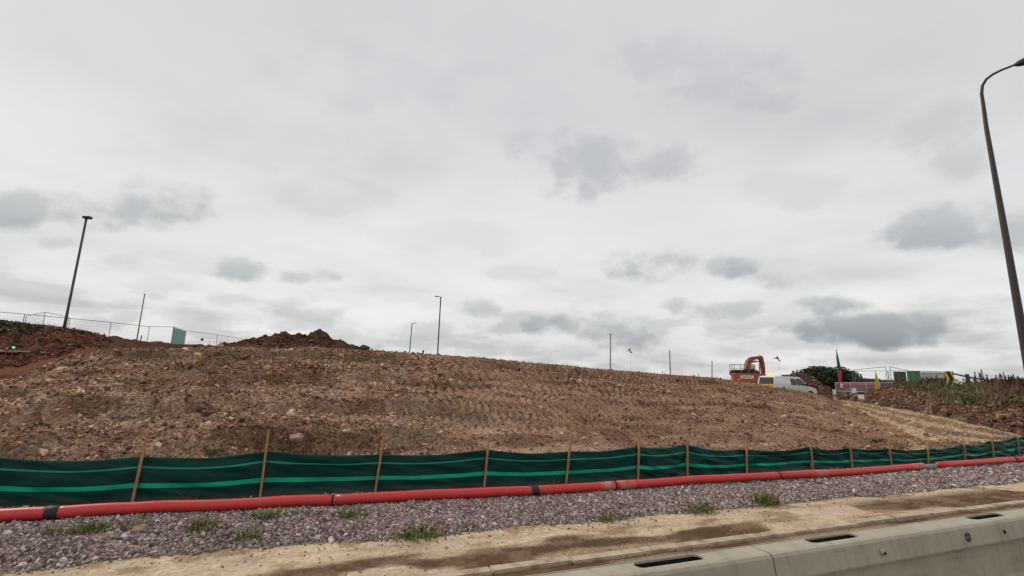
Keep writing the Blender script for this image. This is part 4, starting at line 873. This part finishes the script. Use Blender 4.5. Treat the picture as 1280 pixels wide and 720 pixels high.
# ---------------------------------------------------------------- containers and cabin
def container(px0, px1, topy, r, m, lab, h=2.7, dep=6.0, wins=0, nm='site_container', cat='container'):
    a = P(px0, topy, r=r); c = P(px1, topy, r=r); v = c-a; L_ = v.length; e = empty(nm, (a.x, a.y, a.z-h), math.atan2(v.y, v.x), lab, cat, 'site cabins and containers')
    b = MB(); n = max(4, int(L_/.3)); vs = []
    for k in range(n+1):
        x = L_*k/n; o_ = .0 if k % 2 else .04; vs += [(x, -o_, 0.1), (x, -o_, h-.12)]
    b.add(vs, [(2*k, 2*k+2, 2*k+3, 2*k+1) for k in range(n)]); b.box((L_/2, dep/2+.02, h/2), (L_, dep, h-.2)); b.build('wall', M[m], e)
    b = MB(); b.box((L_/2, dep/2, h-.06), (L_+.06, dep+.12, .12)); b.box((L_/2, dep/2, .05), (L_+.06, dep+.12, .12))
    for x in (0, L_): b.box((x, -.0, h/2), (.14, .14, h))
    b.build('frame', M[m] if m != 'cabin' else M['white'], e)
    for k in range(wins):
        b = MB(); x = L_*(k+.5)/wins; b.box((x, -.05, h*.6), (.9, .04, .9)); f = b.build('window', M['galv'], e); b = MB(); b.box((x, -.075, h*.6), (.78,.02,.78)); b.build('pane', M['glass'], f)
    return e
container(1117.5,1131,464.5,66,'brown','narrow dark brown container behind the mesh panels',2.7,3)
container(1134,1149,463.5,64,'green','bright green container right of the brown one',2.7,3)
container(1150,1182,464.5,70,'cabin','long pale pinkish site cabin right of the green container',2.8,3,3,'site_cabin','cabin')
# small things near them
def board(px_, py_, r, w, h, m, lab, nm='site_sign', cat='sign', topm=None):
    p = P(px_, py_, r=r); zb = gz(p.x, p.y); e = empty(nm, (p.x, p.y, zb), -math.atan2(p.x, p.y), lab, cat); z = p.z-zb
    b = MB(); b.box((0,0,z/2-.1), (.05,.05,abs(z)+.3)); b.build('post', M['timber'], e); b = MB(); b.box((0,-.04,z), (w,.02,h)); b.build('board', M[m], e)
    if topm: b = MB(); b.box((0,-.045,z+h/2+.08), (w*.9,.03,.16)); b.build('cap_board', M[topm], e)
board(1076.5,496,40,.34,.30,'white','small white board with dark cap on the red soil by the track',topm='dark')
board(1068,490,50,.30,.62,'white','white narrow board leaning by the pedestrian barriers'); board(1043,490,56,.28,.5,'white','white short marker left of the feather flag foot')
# chevron board
p = P(1180,464,r=46); q = P(1191.5,464,r=46); v = q-p; cbz = v.length; zb = gz(p.x, p.y); e = empty('chevron_board', (p.x, p.y, p.z-1.0), math.atan2(v.y, v.x), 'yellow and black chevron board above the weeds on the right', 'sign')
b = MB(); b.box((cbz/2,.03,.5), (cbz,.03,1.0)); bd = b.build('board', M['yellow'], e); b = MB()
for k in (-1, 0, 1):
    x = cbz/2+k*.36; y = .008
    pts = [(x-.17,1.0),(x+.03,1.0),(x+.2,.5),(x+.03,0),(x-.17,0),(x+.0,.5)]; pts = [(min(max(a, .0), cbz), z) for a, z in pts]; b.add([(a, y, z) for a, z in pts], [(0,1,2,5),(5,2,3,4)])
b.build('chevron', M['black'], bd)
b = MB(); 
for x in (.1, cbz-.1): b = MB(); b.box((x,.08,-.5), (.08,.08,2.4)); b.build('post', M['timber'], e)
# sloping rail fence
a = P(1191,467,r=45.5); c = P(1214,472,r=44); c2 = P(1242,476.5,r=42); e = empty('rail_fence', (a.x, a.y, a.z-1.2), 0, 'dark sloping single rail fence right of the chevron board', 'fence'); o_ = Vector((a.x, a.y, a.z-1.2))
b = MB(); b.tube([a-o_, c-o_, c2-o_], .06, 6); b.build('rail', M['dark'], e)
for x_, y_, r_ in ((1209,469.5,44.3),(1241,475,42)): p = P(x_, y_, r=r_)-o_; b = MB(); b.box(p-Vector((0,0,.9)), (.16,.16,2.0)); b.build('post', M['dark'], e)
# window reflections at the far left, built as glowing lamps and flat boards
p = find(25, 441) or P(25, 441, r=30)
b = MB(); b.box((0,0,0), (1.7,.5,.04), R(18)); o = b.build('board', M['sheet']); o.location = p+Vector((0,0,.06)); tag(o, 'pale window reflection at the far left, built as a flat board', 'board')
p = find(2, 441.5) or P(2, 441, r=30); b = MB(); b.box((0,0,0), (.9,.5,.04), R(10)); o = b.build('board', M['galv']); o.location = p+Vector((0,0,.06)); tag(o, 'grey window reflection at the left frame edge, built as a flat board', 'board')
for x, m, l in ((17,'reflg','green window reflection at the far left, built as a small glowing lamp'),(8.5,'reflr','dim red window reflection at the far left, built as a small glowing lamp')):
    q = P(x, 434.5 if m == 'reflg' else 436, r=29.5); zb = gz(q.x, q.y); e = empty('reflection_spot', (q.x, q.y, zb), 0, l, 'reflection'); z = max(.3, q.z-zb)
    b = MB(); b.box((0,0,z/2), (.03,.03,z)); b.build('post', M['boom'], e); b = MB(); b.box((0,0,z), (.13,.12,.15), -.4); b.build('housing', M['dark'], e)
    d = Vector((-q.x, -q.y, 0)).normalized(); b = MB(); b.tube([d*.07+Vector((0,0,z)), d*.13+Vector((0,0,z)), d*.15+Vector((0,0,z))], [.05,.045,.02], 14); b.build('lens', M[m], e, True)
# ---------------------------------------------------------------- world: overcast sky with darker cloud patches
w = bpy.data.worlds.new('World'); sc.world = w; w.use_nodes = True; nt = w.node_tree; nt.nodes.clear(); L = nt.links.new
SUN_EL, SUN_AZ = R(40), R(-38)                      # azimuth from +Y towards +X
def N(t, **k):
    n = nt.nodes.new(t)
    for a, v in k.items(): setattr(n, a, v)
    return n
def mt(op, x, y=None, z=None, clamp=False):
    q = N('ShaderNodeMath', operation=op, use_clamp=clamp)
    for i, v in enumerate((x, y, z)):
        if v is None: continue
        if isinstance(v, (int, float)): q.inputs[i].default_value = v
        else: L(v, q.inputs[i])
    return q.outputs[0]
sky = N('ShaderNodeTexSky', sky_type='NISHITA', sun_disc=False, sun_elevation=SUN_EL, sun_rotation=SUN_AZ, air_density=1.3, dust_density=2.5)
bg1 = N('ShaderNodeBackground'); L(sky.outputs[0], bg1.inputs['Color']); bg1.inputs['Strength'].default_value = .06
tc = N('ShaderNodeTexCoord'); sep = N('ShaderNodeSeparateXYZ'); L(tc.outputs['Generated'], sep.inputs[0])
azn = mt('ARCTAN2', sep.outputs[0], sep.outputs[1]); eln = mt('ARCSINE', sep.outputs[2])
# cloud plane coordinates for natural foreshortening
den = mt('MAXIMUM', mt('ADD', sep.outputs[2], .10), .05); cx = mt('DIVIDE', sep.outputs[0], den); cy = mt('DIVIDE', sep.outputs[1], den)
cb = N('ShaderNodeCombineXYZ'); L(cx, cb.inputs[0]); L(cy, cb.inputs[1])
def nz(scale, det=6, vec=None, rough=.55, off=0):
    n = N('ShaderNodeTexNoise'); n.inputs['Scale'].default_value = scale; n.inputs['Detail'].default_value = det; n.inputs['Roughness'].default_value = rough; L(vec if vec else cb.outputs[0], n.inputs['Vector']); return n
ae = N('ShaderNodeCombineXYZ'); L(azn, ae.inputs[0]); L(mt('MULTIPLY', eln, 1.5), ae.inputs[1])
e1n = nz(10, 5, ae.outputs[0], .52); e2n = nz(30, 5, ae.outputs[0], .55)
edge = mt('ADD', mt('MULTIPLY', mt('SUBTRACT', e1n.outputs['Fac'], .5), 4.6), mt('MULTIPLY', mt('SUBTRACT', e2n.outputs['Fac'], .5), .6))
wa = N('ShaderNodeVectorMath', operation='SUBTRACT'); L(e1n.outputs['Color'], wa.inputs[0]); wa.inputs[1].default_value = (.5,.5,.5)
clouds = [(180,258,100,40,.62),(15,262,52,30,.6),(72,305,28,11,.35),(295,337,48,16,.55),(385,345,42,12,.5),(155,325,34,14,.25),(250,402,64,18,.42),(160,398,24,10,.4),(375,400,70,18,.42),(460,418,90,18,.42),(595,385,36,14,.5),
 (685,405,46,20,.75),(785,417,70,26,.75),(640,436,110,12,.4),(745,205,125,44,.42),(820,332,110,22,.62),(985,352,46,15,.42),(905,386,80,18,.55),(1025,378,75,19,.75),(1155,288,100,32,.6),(1270,285,60,44,.5),
 (1100,412,140,27,.95),(905,412,42,9,.3),(1130,448,170,13,.42),(1180,180,110,50,.3),(1243,438,22,6,.3),(880,95,140,50,.22),(470,100,150,50,.12),(1400,330,90,40,.5),(-120,330,120,35,.5),(-200,240,120,40,.4),(1500,420,120,25,.6),(420,250,90,26,.14),(30,402,40,10,.3),(100,385,50,10,.25),(330,425,60,12,.35),(560,412,50,12,.4),(520,430,70,12,.35),(700,440,60,10,.35),(860,440,80,12,.25),(1000,430,90,10,.35),(650,340,60,12,.18),(560,300,120,25,.12),(1000,240,120,30,.16),(300,180,160,40,.10)]
tot = None
for (x, y, hw_, hh, s) in clouds:
    d0 = ray(x, y); d1 = ray(x+hw_, y); d2 = ray(x, y-hh)
    a_, e_ = math.atan2(d0.x, d0.y), math.atan2(d0.z, math.hypot(d0.x, d0.y)); wa_ = abs(math.atan2(d1.x, d1.y)-a_); we = abs(math.atan2(d2.z, math.hypot(d2.x, d2.y))-e_)
    slope = (math.atan2(d1.z, math.hypot(d1.x, d1.y))-e_)/max(wa_, 1e-3)
    u = mt('DIVIDE', mt('SUBTRACT', azn, a_), wa_); v0 = mt('SUBTRACT', mt('SUBTRACT', eln, e_), mt('MULTIPLY', mt('SUBTRACT', azn, a_), slope)); v = mt('DIVIDE', v0, we)
    q = mt('ADD', mt('MULTIPLY', u, u), mt('MULTIPLY', v, v)); q = mt('SUBTRACT', q, edge)
    mr = N('ShaderNodeMapRange', interpolation_type='SMOOTHERSTEP'); L(q, mr.inputs['Value']); mr.inputs['From Min'].default_value = 1.3; mr.inputs['From Max'].default_value = -.35; mr.inputs['To Min'].default_value = 0; mr.inputs['To Max'].default_value = s
    # darker, flatter underside
    sh = N('ShaderNodeMapRange'); L(v, sh.inputs['Value']); sh.inputs['From Min'].default_value = -1; sh.inputs['From Max'].default_value = 1.2; sh.inputs['To Min'].default_value = 1.15; sh.inputs['To Max'].default_value = .6
    m_ = mt('MULTIPLY', mr.outputs['Result'], sh.outputs['Result']); tot = m_ if tot is None else mt('MAXIMUM', tot, m_)
veil = nz(.8, 5, None, .5); vr = N('ShaderNodeMapRange', interpolation_type='SMOOTHSTEP'); L(veil.outputs['Fac'], vr.inputs['Value'])
vr.inputs['From Min'].default_value = .44; vr.inputs['From Max'].default_value = .74; vr.inputs['To Max'].default_value = .30
ab = N('ShaderNodeCombineXYZ'); L(azn, ab.inputs[0]); L(mt('MULTIPLY', eln, 3.0), ab.inputs[1]); ab.inputs[2].default_value = 4.3
low = nz(7, 5, ab.outputs[0], .5); lr = N('ShaderNodeMapRange', interpolation_type='SMOOTHSTEP'); L(low.outputs['Fac'], lr.inputs['Value'])
lr.inputs['From Min'].default_value = .47; lr.inputs['From Max'].default_value = .60; lr.inputs['To Max'].default_value = .42
bm_ = N('ShaderNodeMapRange', interpolation_type='SMOOTHSTEP'); L(eln, bm_.inputs['Value']); bm_.inputs['From Min'].default_value = .20; bm_.inputs['From Max'].default_value = .08
tot = mt('MAXIMUM', tot, mt('MULTIPLY', lr.outputs['Result'], bm_.outputs['Result'])); tot = mt('ADD', tot, mt('MULTIPLY', vr.outputs['Result'], mt('SUBTRACT', 1, tot)))
big = nz(.33, 5, None, .5); mid = nz(1.1, 6, None, .55)
el01 = N('ShaderNodeValToRGB'); L(eln, el01.inputs['Fac']); cr = el01.color_ramp; cr.elements[0].position = 0; cr.elements[0].color = (.76,.75,.735,1); cr.elements[1].position = .62; cr.elements[1].color = (.72,.72,.735,1)
for p_, c_ in ((.06, (.86,.855,.845,1)), (.16, (.84,.84,.835,1)), (.34, (.80,.80,.81,1))): e = cr.elements.new(p_); e.color = c_
fb_ = mt('MULTIPLY', mt('MULTIPLY_ADD', mt('SUBTRACT', big.outputs['Fac'], .5), .5, 1.0), mt('MULTIPLY_ADD', mt('SUBTRACT', mid.outputs['Fac'], .5), .18, 1.0))
vs = N('ShaderNodeVectorMath', operation='SCALE'); L(el01.outputs['Color'], vs.inputs[0]); L(fb_, vs.inputs['Scale'])
mx = N('ShaderNodeMix', data_type='RGBA'); L(tot, mx.inputs[0]); L(vs.outputs['Vector'], mx.inputs[6]); mx.inputs[7].default_value = (.30,.33,.352,1)
bg2 = N('ShaderNodeBackground'); L(mx.outputs[2], bg2.inputs['Color']); bg2.inputs['Strength'].default_value = 1.0
ms = N('ShaderNodeMixShader'); ms.inputs[0].default_value = .95; L(bg1.outputs[0], ms.inputs[1]); L(bg2.outputs[0], ms.inputs[2]); out = N('ShaderNodeOutputWorld'); L(ms.outputs[0], out.inputs[0])
w.cycles.sampling_method = 'MANUAL'; w.cycles.sample_map_resolution = 256
sun = bpy.data.lights.new('sun', 'SUN'); sun.energy = 1.5; sun.angle = R(10); sun.color = (1, .96, .9); so = bpy.data.objects.new('sun', sun); COL.objects.link(so)
sd = Vector((math.sin(SUN_AZ)*math.cos(SUN_EL), math.cos(SUN_AZ)*math.cos(SUN_EL), math.sin(SUN_EL))); so.rotation_euler = sd.to_track_quat('Z', 'Y').to_euler()
# ---------------------------------------------------------------- camera
cd = bpy.data.cameras.new('camera'); cam = bpy.data.objects.new('camera', cd); COL.objects.link(cam); sc.camera = cam
cd.sensor_width = 36; cd.lens = F/1280*36; cd.clip_start = .05; cd.clip_end = 4000
ax, ay, azv = lin(1,0,0), lin(0,1,0), -lin(0,0,1); cam.matrix_world = Matrix(((ax.x,ay.x,azv.x,0),(ax.y,ay.y,azv.y,0),(ax.z,ay.z,azv.z,H),(0,0,0,1)))
sc.view_settings.view_transform = 'Standard'; sc.view_settings.look = 'None'; sc.view_settings.exposure = 0; sc.view_settings.gamma = 1
sc.render.resolution_x = 1024; sc.render.resolution_y = 576
